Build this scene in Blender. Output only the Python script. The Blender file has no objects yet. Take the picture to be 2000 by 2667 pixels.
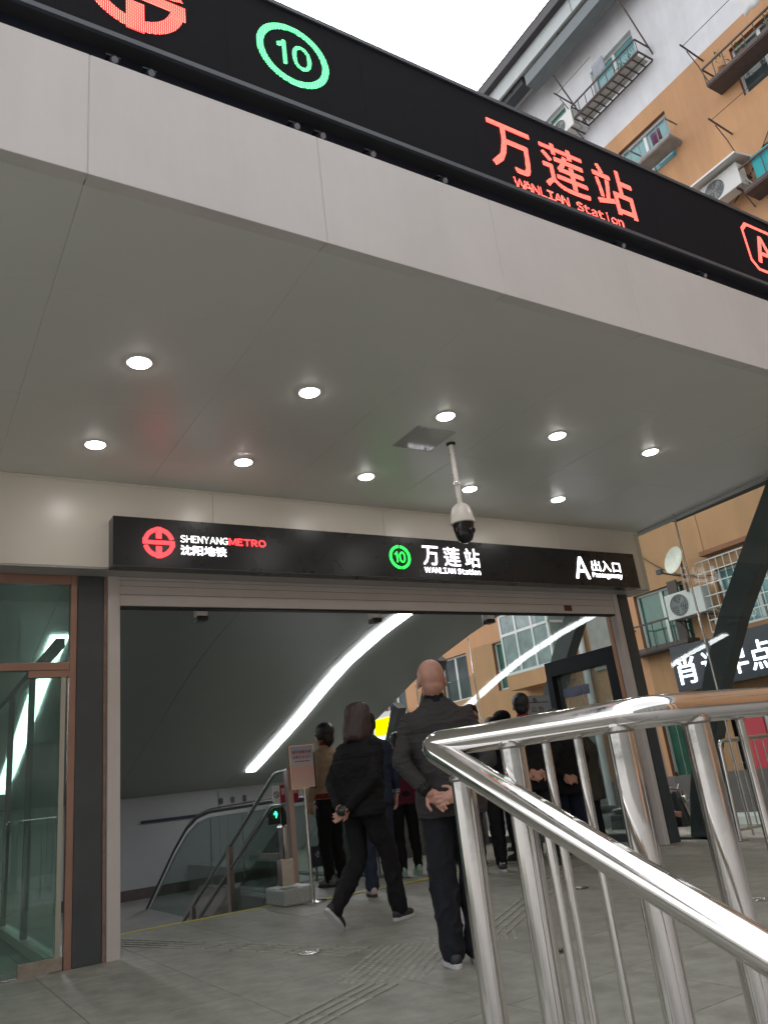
import bpy, bmesh, math, random
from mathutils import Vector, Matrix, Euler, noise
from mathutils.bvhtree import BVHTree
random.seed(7)
SC = bpy.context.scene
COL = SC.collection

# ------------------------------------------------------------ camera, light, exposure
cd = bpy.data.cameras.new("camera")
cd.sensor_fit = 'VERTICAL'; cd.sensor_height = 36.0
cd.lens = 36.0 * 2036.6 / 2667.0
cd.clip_start = 0.02; cd.clip_end = 2000
cam = bpy.data.objects.new("camera", cd); COL.objects.link(cam)
r0 = Vector((0.85307, -0.509534, -0.112461)); r1 = Vector((0.079264, 0.339566, -0.937236)); r2 = Vector((0.515741, 0.790614, 0.330062))
Mx = Matrix((r0, -r1, -r2)).transposed().to_4x4()
Mx.translation = Vector((0, 0, 1.07))
cam.matrix_world = Mx
SC.camera = cam

W = bpy.data.worlds.new("World"); SC.world = W; W.use_nodes = True
nt = W.node_tree; nt.nodes.clear()
sky = nt.nodes.new("ShaderNodeTexSky"); sky.sky_type = 'NISHITA'; sky.sun_disc = False
sky.sun_elevation = math.radians(52); sky.sun_rotation = math.radians(28)
sky.air_density = 1.0; sky.dust_density = 4.0; sky.ozone_density = 1.0
hs = nt.nodes.new("ShaderNodeHueSaturation"); hs.inputs['Saturation'].default_value = 0.12
bg = nt.nodes.new("ShaderNodeBackground"); bg.inputs[1].default_value = 0.15
wo = nt.nodes.new("ShaderNodeOutputWorld")
nt.links.new(sky.outputs[0], hs.inputs['Color']); nt.links.new(hs.outputs[0], bg.inputs[0]); nt.links.new(bg.outputs[0], wo.inputs[0])
sl = bpy.data.lights.new("sun", 'SUN'); sl.energy = 0.5; sl.angle = math.radians(30); sl.color = (1, 0.97, 0.93)
so = bpy.data.objects.new("sun", sl); COL.objects.link(so)
so.rotation_euler = (math.radians(-38), 0, math.radians(-28))
SC.view_settings.view_transform = 'Standard'; SC.view_settings.look = 'None'
SC.view_settings.exposure = 2.05; SC.view_settings.gamma = 1; SC.view_settings.use_curve_mapping = False
try:
    SC.cycles.max_bounces = 8; SC.cycles.transparent_max_bounces = 24; SC.cycles.use_denoising = True
except Exception: pass

# ------------------------------------------------------------ materials
MATS = {}
def mat(name, col, rough=0.6, metal=0.0, var=0.0, scale=4.0, bump=0.0, bscale=40.0, emit=None, estr=0.0, spec=0.5, stretch=None, coord='Object', streak=0.0, oviv=0.0, sss=0.0, smudge=0.0):
    if name in MATS: return MATS[name]
    m = bpy.data.materials.new(name); m.use_nodes = True
    N = m.node_tree.nodes; L = m.node_tree.links
    b = N["Principled BSDF"]
    b.inputs['Base Color'].default_value = (*col, 1); b.inputs['Roughness'].default_value = rough
    b.inputs['Metallic'].default_value = metal; b.inputs['Specular IOR Level'].default_value = spec
    tc = N.new("ShaderNodeTexCoord"); mp = N.new("ShaderNodeMapping"); L.new(tc.outputs[coord], mp.inputs[0])
    if stretch: mp.inputs['Scale'].default_value = stretch
    if var > 0:
        n = N.new("ShaderNodeTexNoise"); n.inputs['Scale'].default_value = scale; n.inputs['Detail'].default_value = 8; n.inputs['Roughness'].default_value = .65
        L.new(mp.outputs[0], n.inputs[0])
        r = N.new("ShaderNodeValToRGB"); r.color_ramp.elements[0].position = .28; r.color_ramp.elements[1].position = .72
        r.color_ramp.elements[0].color = (*[max(0, c * (1 - var)) for c in col], 1)
        r.color_ramp.elements[1].color = (*[min(1, c * (1 + var)) for c in col], 1)
        L.new(n.outputs[0], r.inputs[0]); L.new(r.outputs[0], b.inputs['Base Color'])
        rr = N.new("ShaderNodeMapRange"); rr.inputs[3].default_value = max(.02, rough * .8); rr.inputs[4].default_value = min(1, rough * 1.2)
        L.new(n.outputs[0], rr.inputs[0]); L.new(rr.outputs[0], b.inputs['Roughness'])
    if streak > 0 or oviv > 0:
        src = b.inputs['Base Color'].links[0].from_socket if b.inputs['Base Color'].links else None
        mul = N.new("ShaderNodeMix"); mul.data_type = 'RGBA'; mul.blend_type = 'MULTIPLY'; mul.inputs[0].default_value = 1
        if src: L.new(src, mul.inputs[6])
        else: mul.inputs[6].default_value = (*col, 1)
        if streak > 0:
            m3 = N.new("ShaderNodeMapping"); m3.inputs['Scale'].default_value = (.8, .8, .10); L.new(tc.outputs[coord], m3.inputs[0])
            n3 = N.new("ShaderNodeTexNoise"); n3.inputs['Scale'].default_value = 2.6; n3.inputs['Detail'].default_value = 9; n3.inputs['Roughness'].default_value = .7; L.new(m3.outputs[0], n3.inputs[0])
            n4 = N.new("ShaderNodeTexNoise"); n4.inputs['Scale'].default_value = .45; n4.inputs['Detail'].default_value = 4; L.new(tc.outputs[coord], n4.inputs[0])
            ad = N.new("ShaderNodeMath"); ad.operation = 'MULTIPLY'; L.new(n3.outputs[0], ad.inputs[0]); L.new(n4.outputs[0], ad.inputs[1])
            q = N.new("ShaderNodeMapRange"); q.inputs[1].default_value = .14; q.inputs[2].default_value = .36; q.inputs[3].default_value = 1.0; q.inputs[4].default_value = 1 - streak; L.new(ad.outputs[0], q.inputs[0])
        else:
            oi = N.new("ShaderNodeObjectInfo"); q = N.new("ShaderNodeMapRange"); q.inputs[3].default_value = 1 - oviv; q.inputs[4].default_value = 1 + oviv * .6; L.new(oi.outputs['Random'], q.inputs[0])
        cc = N.new("ShaderNodeCombineColor"); [L.new(q.outputs[0], cc.inputs[i]) for i in range(3)]
        L.new(cc.outputs[0], mul.inputs[7]); L.new(mul.outputs[2], b.inputs['Base Color'])
    if smudge > 0:
        n5 = N.new("ShaderNodeTexNoise"); n5.inputs['Scale'].default_value = 9; n5.inputs['Detail'].default_value = 10; n5.inputs['Roughness'].default_value = .75; L.new(tc.outputs[coord], n5.inputs[0])
        q = N.new("ShaderNodeMapRange"); q.inputs[1].default_value = .42; q.inputs[2].default_value = .75; q.inputs[3].default_value = rough; q.inputs[4].default_value = rough + smudge; L.new(n5.outputs[0], q.inputs[0]); L.new(q.outputs[0], b.inputs['Roughness'])
    if sss > 0:
        b.inputs['Subsurface Weight'].default_value = sss; b.inputs['Subsurface Radius'].default_value = (.02, .008, .004); b.inputs['Subsurface Scale'].default_value = .5
    if bump > 0:
        n2 = N.new("ShaderNodeTexNoise"); n2.inputs['Scale'].default_value = bscale; n2.inputs['Detail'].default_value = 6
        L.new(mp.outputs[0], n2.inputs[0])
        bp = N.new("ShaderNodeBump"); bp.inputs['Strength'].default_value = bump; bp.inputs['Distance'].default_value = .01
        L.new(n2.outputs[0], bp.inputs['Height']); L.new(bp.outputs[0], b.inputs['Normal'])
    if emit:
        b.inputs['Emission Color'].default_value = (*emit, 1); b.inputs['Emission Strength'].default_value = estr
    MATS[name] = m; return m

def glass_mat(name, tint, ior=1.5, dirt=0.0):
    if name in MATS: return MATS[name]
    m = bpy.data.materials.new(name); m.use_nodes = True
    N = m.node_tree.nodes; L = m.node_tree.links; N.clear()
    o = N.new("ShaderNodeOutputMaterial"); mx = N.new("ShaderNodeMixShader"); t = N.new("ShaderNodeBsdfTransparent"); g = N.new("ShaderNodeBsdfGlossy")
    f = N.new("ShaderNodeFresnel"); f.inputs[0].default_value = ior
    ge = N.new('ShaderNodeNewGeometry'); im = N.new('ShaderNodeMapRange'); im.inputs[3].default_value = ior; im.inputs[4].default_value = 1 / ior
    L.new(ge.outputs['Backfacing'], im.inputs[0]); L.new(im.outputs[0], f.inputs[0])
    t.inputs[0].default_value = (*tint, 1); g.inputs['Roughness'].default_value = 0.0; g.inputs['Color'].default_value = (.95, .97, .97, 1)
    L.new(f.outputs[0], mx.inputs[0]); L.new(t.outputs[0], mx.inputs[1]); L.new(g.outputs[0], mx.inputs[2])
    last = mx
    if dirt > 0:
        d = N.new("ShaderNodeBsdfDiffuse"); d.inputs[0].default_value = (.36, .44, .41, 1)
        tc = N.new("ShaderNodeTexCoord"); n = N.new("ShaderNodeTexNoise"); n.inputs['Scale'].default_value = 2.5; n.inputs['Detail'].default_value = 9
        L.new(tc.outputs['Object'], n.inputs[0])
        r = N.new("ShaderNodeMapRange"); r.inputs[1].default_value = .4; r.inputs[2].default_value = .8; r.inputs[3].default_value = dirt * .3; r.inputs[4].default_value = dirt
        L.new(n.outputs[0], r.inputs[0])
        m2 = N.new("ShaderNodeMixShader"); L.new(r.outputs[0], m2.inputs[0]); L.new(mx.outputs[0], m2.inputs[1]); L.new(d.outputs[0], m2.inputs[2]); last = m2
    L.new(last.outputs[0], o.inputs[0]); MATS[name] = m; return m

def emis(name, col, s, dots=None, core=None):
    if name in MATS: return MATS[name]
    m = bpy.data.materials.new(name); m.use_nodes = True
    N = m.node_tree.nodes; L = m.node_tree.links; N.clear()
    o = N.new("ShaderNodeOutputMaterial"); e = N.new("ShaderNodeEmission"); e.inputs[0].default_value = (*col, 1); e.inputs[1].default_value = s
    L.new(e.outputs[0], o.inputs[0])
    if dots:   # separate light points of an LED matrix
        tc = N.new("ShaderNodeTexCoord"); sp = N.new("ShaderNodeSeparateXYZ"); L.new(tc.outputs['Object'], sp.inputs[0])
        outs = []
        for ax in (0, 2):
            a = N.new("ShaderNodeMath"); a.operation = 'MULTIPLY'; a.inputs[1].default_value = math.pi / dots; L.new(sp.outputs[ax], a.inputs[0])
            s1 = N.new("ShaderNodeMath"); s1.operation = 'SINE'; L.new(a.outputs[0], s1.inputs[0])
            s2 = N.new("ShaderNodeMath"); s2.operation = 'POWER'; L.new(s1.outputs[0], s2.inputs[0]); s2.inputs[1].default_value = 2; outs.append(s2)
        mu = N.new("ShaderNodeMath"); mu.operation = 'MULTIPLY'; L.new(outs[0].outputs[0], mu.inputs[0]); L.new(outs[1].outputs[0], mu.inputs[1])
        mr = N.new("ShaderNodeMapRange"); mr.inputs[3].default_value = s * .35; mr.inputs[4].default_value = s * 1.9; L.new(mu.outputs[0], mr.inputs[0]); L.new(mr.outputs[0], e.inputs[1])
        if core:
            cm = N.new('ShaderNodeMix'); cm.data_type = 'RGBA'; cm.inputs[6].default_value = (*col, 1); cm.inputs[7].default_value = (*core, 1); L.new(mu.outputs[0], cm.inputs[0]); L.new(cm.outputs[2], e.inputs[0])
    MATS[name] = m; return m

cream = mat('cream_panel', (.66, .61, .53), .33, var=.03, scale=1.3, spec=.5)
ceilm = mat('ceiling_panel_paint', (.61, .615, .57), .38, var=.03, scale=.9, spec=.5)
fasc = mat('fascia_paint', (.61, .585, .565), .45, var=.035, scale=1.6, bump=.02, bscale=8, streak=.10)
sealm = mat('joint_sealant', (.56, .52, .49), .6)
blackm = mat('black_acrylic', (.012, .012, .013), .28, var=.2, scale=3)
ledface = mat('led_face', (.007, .007, .010), .8, var=.25, scale=30, spec=.15)
ledframe = mat('led_frame', (.06, .07, .085), .45, var=.15)
navy = mat('dark_blue_soffit', (.014, .019, .033), .5, var=.3, scale=2)
steel_grey = mat('dark_grey_steel_paint', (.052, .060, .064), .42, var=.16, scale=3, bump=.04, bscale=12)
alu = mat('pale_aluminium', (.55, .50, .47), .4, var=.05, scale=2)
bronze = mat('copper_anodised', (.34, .20, .15), .4, metal=.45, var=.1)
chrome = mat('polished_stainless', (.70, .685, .66), .05, metal=1, bump=.02, bscale=4, smudge=.24)
chrome2 = mat('brushed_stainless', (.58, .57, .55), .2, metal=1, var=.1, scale=10)
floorm = mat('granite_slab', (.248, .248, .212), .55, var=.34, scale=5.5, bump=.22, bscale=90, oviv=.08)
jointm = mat('floor_joint', (.20, .19, .165), .9)
tactm = mat('tactile_granite', (.29, .29, .25), .6, var=.25, scale=9, bump=.08)
roofm = mat('hall_ceiling', (.27, .295, .275), .42, var=.05, scale=1.5)
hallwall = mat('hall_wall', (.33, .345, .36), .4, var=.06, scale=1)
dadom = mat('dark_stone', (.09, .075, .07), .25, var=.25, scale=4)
yellowm = mat('yellow_paint', (.55, .50, .04), .6, var=.15)
asphalt = mat('street_concrete', (.16, .155, .15), .85, var=.2, scale=.7, bump=.2)
glass = glass_mat('clear_glass', (.90, .94, .92), 1.36)
glassg = glass_mat('greenish_glass', (.62, .80, .73), 1.6, dirt=.22)
glass_old = glass_mat('smeared_glass', (.72, .78, .76), 1.6, dirt=.25)
skin = mat('skin', (.40, .205, .145), .42, var=.22, scale=16, bump=.12, bscale=160, sss=.12)
white_led = emis('white_light', (1, .985, 1), 5)
stripm = emis('strip_light', (.97, .97, 1), 4.5)

# ------------------------------------------------------------ mesh helpers
WORK = bpy.data.scenes.new('work')
def evaluate(t):
    """mesh of one loose object with its modifiers applied"""
    WORK.collection.objects.link(t); vl = WORK.view_layers[0]; vl.update()
    dg = vl.depsgraph; me = bpy.data.meshes.new_from_object(t.evaluated_get(dg)); bpy.data.objects.remove(t); return me
class MB:
    def __init__(s): s.v = []; s.f = []; s.mi = []
    def add(s, v, f, m=0):
        o = len(s.v); s.v += [Vector(p) for p in v]; s.f += [tuple(i + o for i in q) for q in f]; s.mi += [m] * len(f); return s
    def box(s, a, b, m=0):
        x0, y0, z0 = [min(p, q) for p, q in zip(a, b)]; x1, y1, z1 = [max(p, q) for p, q in zip(a, b)]
        v = [(x0, y0, z0), (x1, y0, z0), (x1, y1, z0), (x0, y1, z0), (x0, y0, z1), (x1, y0, z1), (x1, y1, z1), (x0, y1, z1)]
        return s.add(v, [(0, 3, 2, 1), (4, 5, 6, 7), (0, 1, 5, 4), (1, 2, 6, 5), (2, 3, 7, 6), (3, 0, 4, 7)], m)
    def bar(s, p, q, w, h, up=(0, 0, 1), m=0):
        p = Vector(p); q = Vector(q); d = (q - p).normalized(); u = Vector(up)
        if abs(d.dot(u)) > .98: u = Vector((0, 1, 0))
        a = d.cross(u).normalized() * w / 2; b = a.cross(d).normalized() * h / 2
        v = [p - a - b, p + a - b, p + a + b, p - a + b, q - a - b, q + a - b, q + a + b, q - a + b]
        return s.add(v, [(0, 1, 2, 3), (7, 6, 5, 4), (0, 4, 5, 1), (1, 5, 6, 2), (2, 6, 7, 3), (3, 7, 4, 0)], m)
    def tube(s, pts, r, n=12, m=0, cap=True):
        pts = [Vector(p) for p in pts]; R = r if isinstance(r, (list, tuple)) else [r] * len(pts)
        ref = None; rings = []
        for i, p in enumerate(pts):
            d = (pts[min(i + 1, len(pts) - 1)] - pts[max(i - 1, 0)]).normalized()
            if ref is None:
                ref = Vector((0, 0, 1)) if abs(d.z) < .9 else Vector((1, 0, 0))
            a = (ref - d * ref.dot(d)).normalized(); ref = a; b = d.cross(a)
            rings.append([p + (a * math.cos(2 * math.pi * k / n) + b * math.sin(2 * math.pi * k / n)) * R[i] for k in range(n)])
        v = [q for rg in rings for q in rg]; f = []
        for i in range(len(pts) - 1):
            for k in range(n):
                f.append((i * n + k, i * n + (k + 1) % n, (i + 1) * n + (k + 1) % n, (i + 1) * n + k))
        if cap: f += [tuple(range(n))[::-1], tuple((len(pts) - 1) * n + k for k in range(n))]
        return s.add(v, f, m)
    def lathe(s, prof, c=(0, 0, 0), n=24, m=0, sx=1, sy=1):
        c = Vector(c); v = []; f = []
        for (r, z) in prof:
            for k in range(n): v.append(c + Vector((r * sx * math.cos(2 * math.pi * k / n), r * sy * math.sin(2 * math.pi * k / n), z)))
        for i in range(len(prof) - 1):
            for k in range(n): f.append((i * n + k, i * n + (k + 1) % n, (i + 1) * n + (k + 1) % n, (i + 1) * n + k))
        f += [tuple(range(n))[::-1], tuple((len(prof) - 1) * n + k for k in range(n))]
        return s.add(v, f, m)
    def prism(s, poly, axis, a, b, m=0):
        # poly: 2D points; axis = extrusion axis 0/1/2
        def P(u, w, t):
            c = [u, w]; c.insert(axis, t); return Vector(c)
        n = len(poly); v = [P(u, w, a) for u, w in poly] + [P(u, w, b) for u, w in poly]
        return s.add(v, [tuple(range(n))[::-1], tuple(range(n, 2 * n))] + [(i, (i + 1) % n, n + (i + 1) % n, n + i) for i in range(n)], m)
    def ell(s, c, r, n=12, k=8, m=0, rot=None):
        c = Vector(c); v = []; f = []
        for i in range(1, k):
            t = math.pi * i / k
            for j in range(n):
                p = 2 * math.pi * j / n
                q = Vector((r[0] * math.sin(t) * math.cos(p), r[1] * math.sin(t) * math.sin(p), r[2] * math.cos(t)))
                if rot is not None: q = rot @ q
                v.append(c + q)
        tp = Vector((0, 0, r[2])); 
        if rot is not None: tp = rot @ tp
        v += [c + tp, c - tp]; a = len(v) - 2
        for i in range(k - 2):
            for j in range(n): f.append((i * n + j, (i + 1) * n + j, (i + 1) * n + (j + 1) % n, i * n + (j + 1) % n))
        for j in range(n): f += [(a, j, (j + 1) % n), (a + 1, (k - 2) * n + (j + 1) % n, (k - 2) * n + j)]
        return s.add(v, f, m)

def link(o, parent=None, label=None, cat=None, group=None, kind=None):
    if o.name not in COL.objects: COL.objects.link(o)
    if parent is not None:
        o.parent = parent; o.matrix_parent_inverse = parent.matrix_world.inverted()
    if label: o['label'] = label
    if cat: o['category'] = cat
    if group: o['group'] = group
    if kind: o['kind'] = kind
    return o
def obj(name, mb, mats, parent=None, label=None, cat=None, group=None, kind=None, smooth=False, bevel=0):
    me = bpy.data.meshes.new(name); me.from_pydata([tuple(p) for p in mb.v], [], mb.f)
    if not isinstance(mats, (list, tuple)): mats = [mats]
    for m in mats: me.materials.append(m)
    me.polygons.foreach_set('material_index', mb.mi)
    bm = bmesh.new(); bm.from_mesh(me); bmesh.ops.recalc_face_normals(bm, faces=bm.faces); bm.to_mesh(me); bm.free()
    if smooth: me.shade_smooth(); me.set_sharp_from_angle(angle=math.radians(40))
    o = bpy.data.objects.new(name, me); link(o, parent, label, cat, group, kind)
    if bevel:
        b = o.modifiers.new('bevel', 'BEVEL'); b.width = bevel; b.segments = 2; b.limit_method = 'ANGLE'
    return o
def empty(name, loc, label, cat, group=None):
    o = bpy.data.objects.new(name, None); o.location = loc; o.empty_display_size = .1
    link(o, None, label, cat, group); o.matrix_world = Matrix.Translation(loc); return o
def box(name, a, b, m, parent=None, **k): return obj(name, MB().box(a, b), m, parent, **k)
def copy_tree(o, parent=None, off=Vector((0, 0, 0))):
    c = o.copy(); COL.objects.link(c)
    if parent is not None: c.parent = parent; c.matrix_parent_inverse = o.matrix_parent_inverse.copy()
    else: c.location = o.location + off
    for ch in o.children: copy_tree(ch, c)
    return c
def struct(name, mb, m, **k): return obj(name, mb, m, kind='structure', **k)

def text(name, body, O, U, V, w=None, h=None, m=None, parent=None, depth=.01, bold=0, spacing=1.0, fx=None):
    """flat lettering fitted to width w / height h with its lower left corner at O, along U and V."""
    c = bpy.data.curves.new('lettering', 'FONT'); c.body = body; c.size = 1; c.resolution_u = 3; c.space_character = spacing
    me = evaluate(bpy.data.objects.new('lettering', c)); bpy.data.curves.remove(c)
    xs = [v.co.x for v in me.vertices]; ys = [v.co.y for v in me.vertices]
    x0, x1, y0, y1 = min(xs), max(xs), min(ys), max(ys)
    sx = w / (x1 - x0) if w else h / (y1 - y0); sy = h / (y1 - y0) if h else sx
    O = Vector(O); U = Vector(U).normalized(); V = Vector(V).normalized(); N = U.cross(V)
    P = [tuple(p.vertices) for p in me.polygons]
    v = []; f = []
    shifts = [(0, 0)] if not bold else [(0, 0), (bold, 0), (-bold, 0), (0, bold), (0, -bold)]
    for i, (a, b) in enumerate(shifts):
        o = len(v)
        for q in me.vertices:
            x = (q.co.x - x0) * sx + a; y = (q.co.y - y0) * sy + b
            v.append(tuple(O + U * x + V * y + N * (depth + .0004 * i)))
        f += [tuple(k + o for k in p) for p in P]
    # thin side wall of the letters: outline edges swept back to the face they sit on
    cnt = {}
    for p in P:
        for k in range(len(p)):
            e = (p[k], p[(k + 1) % len(p)]); key = tuple(sorted(e)); cnt[key] = None if key in cnt else e
    n0 = len(v); base = [Vector(q) - N * depth for q in v[:len(me.vertices)]]; v += [tuple(q) for q in base]
    for e in cnt.values():
        if e: f.append((e[1], e[0], e[0] + n0, e[1] + n0))
    bpy.data.meshes.remove(me)
    m2 = bpy.data.meshes.new(name); m2.from_pydata(v, [], f); m2.materials.append(m)
    o = bpy.data.objects.new(name, m2); link(o, parent); return o
GL = {}
def glyph(ch):
    if ch not in GL:
        c = bpy.data.curves.new('lettering', 'FONT'); c.body = chr(ord(ch) + 0xFEE0); c.size = 1; c.resolution_u = 3
        me = evaluate(bpy.data.objects.new('lettering', c)); bpy.data.curves.remove(c)
        GL[ch] = ([tuple(v.co) for v in me.vertices], [tuple(p.vertices) for p in me.polygons]); bpy.data.meshes.remove(me)
    return GL[ch]
def sans(name, body, O, U, V, w, h, m, parent, depth=.006, bold=0, gap=.09, mono=0):
    v = []; f = []; x = 0; top = 0
    for k, ch in enumerate(body):
        if ch == ' ': x += .30; continue
        if ch == '1': gv, gf = [(0, .52, 0), (.10, .52, 0), (.155, .575, 0), (.155, 0, 0), (.245, 0, 0), (.245, .74, 0), (.175, .74, 0), (.13, .66, 0), (0, .60, 0)], [(0, 1, 2, 5, 6, 7, 8), (2, 3, 4, 5)]
        else: gv, gf = glyph(ch)
        x0 = min(p[0] for p in gv); x1 = max(p[0] for p in gv); o = len(v)
        if mono: off = k * mono + (mono * .86 - (x1 - x0)) / 2
        else: off = x
        v += [(p[0] - x0 + off, p[1]) for p in gv]; f += [tuple(i + o for i in q) for q in gf]; x += x1 - x0 + gap
    x1 = max(p[0] for p in v); cap = .735
    sx = w / x1; sy = h / cap; O = Vector(O); U = Vector(U); V = Vector(V); N = U.cross(V); vv = []; ff = []
    for i, (a, b) in enumerate([(0, 0)] if not bold else [(0, 0), (bold, 0), (-bold, 0), (0, bold), (0, -bold)]):
        o = len(vv); vv += [tuple(O + U * (p[0] * sx + a) + V * (p[1] * sy + b) + N * (depth + .0004 * i)) for p in v]; ff += [tuple(k + o for k in q) for q in f]
    n0 = len(vv); vv += [tuple(O + U * (p[0] * sx) + V * (p[1] * sy)) for p in v]; cnt = {}
    for q in f:
        for k in range(len(q)):
            e = (q[k], q[(k + 1) % len(q)]); key = tuple(sorted(e)); cnt[key] = None if key in cnt else e
    for e in cnt.values():
        if e: ff.append((e[1], e[0], e[0] + n0, e[1] + n0))
    me = bpy.data.meshes.new(name); me.from_pydata(vv, [], ff); me.materials.append(m); o = bpy.data.objects.new(name, me); o['kind'] = 'stuff' if len(body) > 3 else ''; 
    if len(body) <= 3: del o['kind']
    link(o, parent); return o
XZ = ((1, 0, 0), (0, 0, 1))           # on a wall facing -Y
NYZ = ((0, -1, 0), (0, 0, 1))         # on a wall facing -X
def ring(mb, c, r0, r1, U, V, depth, n=48, a0=0, a1=2 * math.pi, m=0):
    c = Vector(c); U = Vector(U); V = Vector(V); N = U.cross(V) * depth; v = []
    for i in range(n + 1):
        t = a0 + (a1 - a0) * i / n; d = U * math.cos(t) + V * math.sin(t)
        v += [c + d * r0, c + d * r1, c + d * r0 + N, c + d * r1 + N]
    f = []
    for i in range(n):
        a = 4 * i; b = a + 4; f += [(a + 2, a + 3, b + 3, b + 2), (a + 1, b + 1, b + 3, a + 3), (a, a + 2, b + 2, b)]
    return mb.add(v, f, m)
def metro_logo(mb, c, R, U, V, d, m=0):
    """round emblem: open ring, horizontal bar and two short vertical bars"""
    U = Vector(U); V = Vector(V); c = Vector(c)
    ring(mb, c, R * .72, R, U, V, d, a0=math.radians(14), a1=math.radians(166), m=m)
    ring(mb, c, R * .72, R, U, V, d, a0=math.radians(194), a1=math.radians(346), m=m)
    N = U.cross(V)
    def q(x0, x1, y0, y1, e):
        P = [c + U * (x * R) + V * (y * R) + N * z for z in (0, d + e) for x, y in ((x0, y0), (x1, y0), (x1, y1), (x0, y1))]
        mb.add(P, [(4, 5, 6, 7), (0, 1, 5, 4), (1, 2, 6, 5), (2, 3, 7, 6), (3, 0, 4, 7)], m)
    q(-1.02, 1.02, -.12, .12, .0005); q(-.18, .18, .26, 1.03, .001); q(-.18, .18, -1.03, -.26, .001)
    q(-1.02, -.70, .0, .27, .0015); q(.70, 1.02, -.27, .0, .0015)

# ============================================================ SETTING
struct('street', MB().box((-400, -400, -.62), (400, 400, -.5)), asphalt)
# raised forecourt platform with steps down towards the viewer
pl = MB()
pl.box((-8, 1.95, -.5), (10.6, 8.9, -.012)); pl.box((1.42, 1.0, -.5), (10.6, 1.95, -.012))
pl.box((5.6, 8.9, -.5), (10.6, 18, -.012)); pl.box((3.95, 8.9, -.5), (5.6, 10.4, -.012)); pl.box((-8, 8.9, -.5), (1.45, 18, -.012))
plat = struct('platform', pl, jointm)
st = MB(); st.box((-8, 1.6, -.5), (1.42, 1.95, -.17)); st.box((-8, 1.25, -.5), (1.42, 1.6, -.335))
struct('entrance_steps', st, floorm, bevel=.008)
# paving slabs, one object each
slab_me = {}
def slab(x, y, w, d):
    key = (round(w, 3), round(d, 3))
    if key not in slab_me:
        o = obj('paving_slab', MB().box((0, 0, -.012), (w - .005, d - .005, 0)), floorm, plat, bevel=.0015); slab_me[key] = o; o.location = (x, y, 0); return
    o = slab_me[key].copy(); COL.objects.link(o); o.location = (x, y, random.uniform(-.0006, .0006))
G = .8
for i in range(-1, 13):
    for j in range(0, 9):
        x = i * G + .3 + (0.0); y = 1.95 + j * G
        d = min(G, 8.9 - y)
        if x + G > 10.6 or d < .1: continue
        slab(x, y, G, d)
for i in range(2, 12):
    slab(i * G - .18 + .3 - .3, 1.05, G, .9) if i * G < 9.6 else None
for (a, b, c, d) in ((3.95, 8.9, 5.6, 10.4), (5.6, 8.9, 10.6, 18.0)):
    x = a
    while x < c - .05:
        y = b; w = min(G, c - x)
        while y < d - .05:
            h = min(G, d - y); slab(x, y, w, h); y += G
        x += G

# tactile strips: raised bars and studs
def tact_strip(p, q, width=.30, studs=False):
    p = Vector((*p, 0)); q = Vector((*q, 0)); d = (q - p).normalized(); s = Vector((-d.y, d.x, 0)); L = (q - p).length; mb = MB()
    if not studs:
        for k in range(4):
            off = (k - 1.5) * width / 4; n = int(L / .3)
            for t in range(n):
                a = p + d * (t * L / n + .012) + s * off; b = p + d * ((t + 1) * L / n - .012) + s * off
                mb.bar(a + Vector((0, 0, .0025)), b + Vector((0, 0, .0025)), .032, .009)
    else:
        n = int(L / .06); k = int(width / .06)
        for i in range(n):
            for j in range(k):
                c = p + d * ((i + .5) * L / n) + s * ((j + .5) * width / k - width / 2)
                mb.lathe([(.020, -.001), (.018, .004), (.009, .0065)], c, n=8)
    return mb
mb = MB()
for a in (tact_strip((-.2, 3.05), (2.55, 4.55)), tact_strip((1.9, 8.45), (2.95, 5.5)), tact_strip((3.7, 5.0), (6.2, 6.9)), tact_strip((6.2, 6.9), (8.3, 7.15))):
    mb.add(a.v, a.f)
obj('tactile_bars', mb, tactm, plat, kind='stuff')
mb = MB()
for a in (tact_strip((2.55, 4.6), (3.35, 5.35), .6, True), tact_strip((3.35, 5.3), (3.9, 4.9), .45, True), tact_strip((4.3, 8.62), (8.4, 8.62), .3, True)):
    mb.add(a.v, a.f)
obj('tactile_studs', mb, tactm, plat, kind='stuff')
box('yellow_edge_line', (1.75, 8.80, .0012), (3.9, 8.86, .004), yellowm, plat)
box('yellow_edge_line', (4.0, 8.42, .0062), (6.2, 8.49, .0095), yellowm, plat)
# floor lamps / drains set flush in the slabs
i = 0
for (x, y, lab) in ((2.73, 5.87, 'round metal floor cover left of the walking woman, nearest the shutter'), (3.59, 4.19, 'round metal floor cover just right of the bald man\'s shoes'),
             (5.48, 5.91, 'round metal floor cover seen between the railing posts at mid height'), (5.44, 4.06, 'round metal floor cover at the right edge behind the railing')):
    o = obj('floor_cover', MB().lathe([(.085, .0), (.085, .006), (.07, .007), (.066, .003), (.02, .003), (.018, .006), (.001, .006)], (x, y, .0015), n=28), chrome2, None, lab, 'floor cover', 'round covers in the floor', smooth=True)

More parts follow.
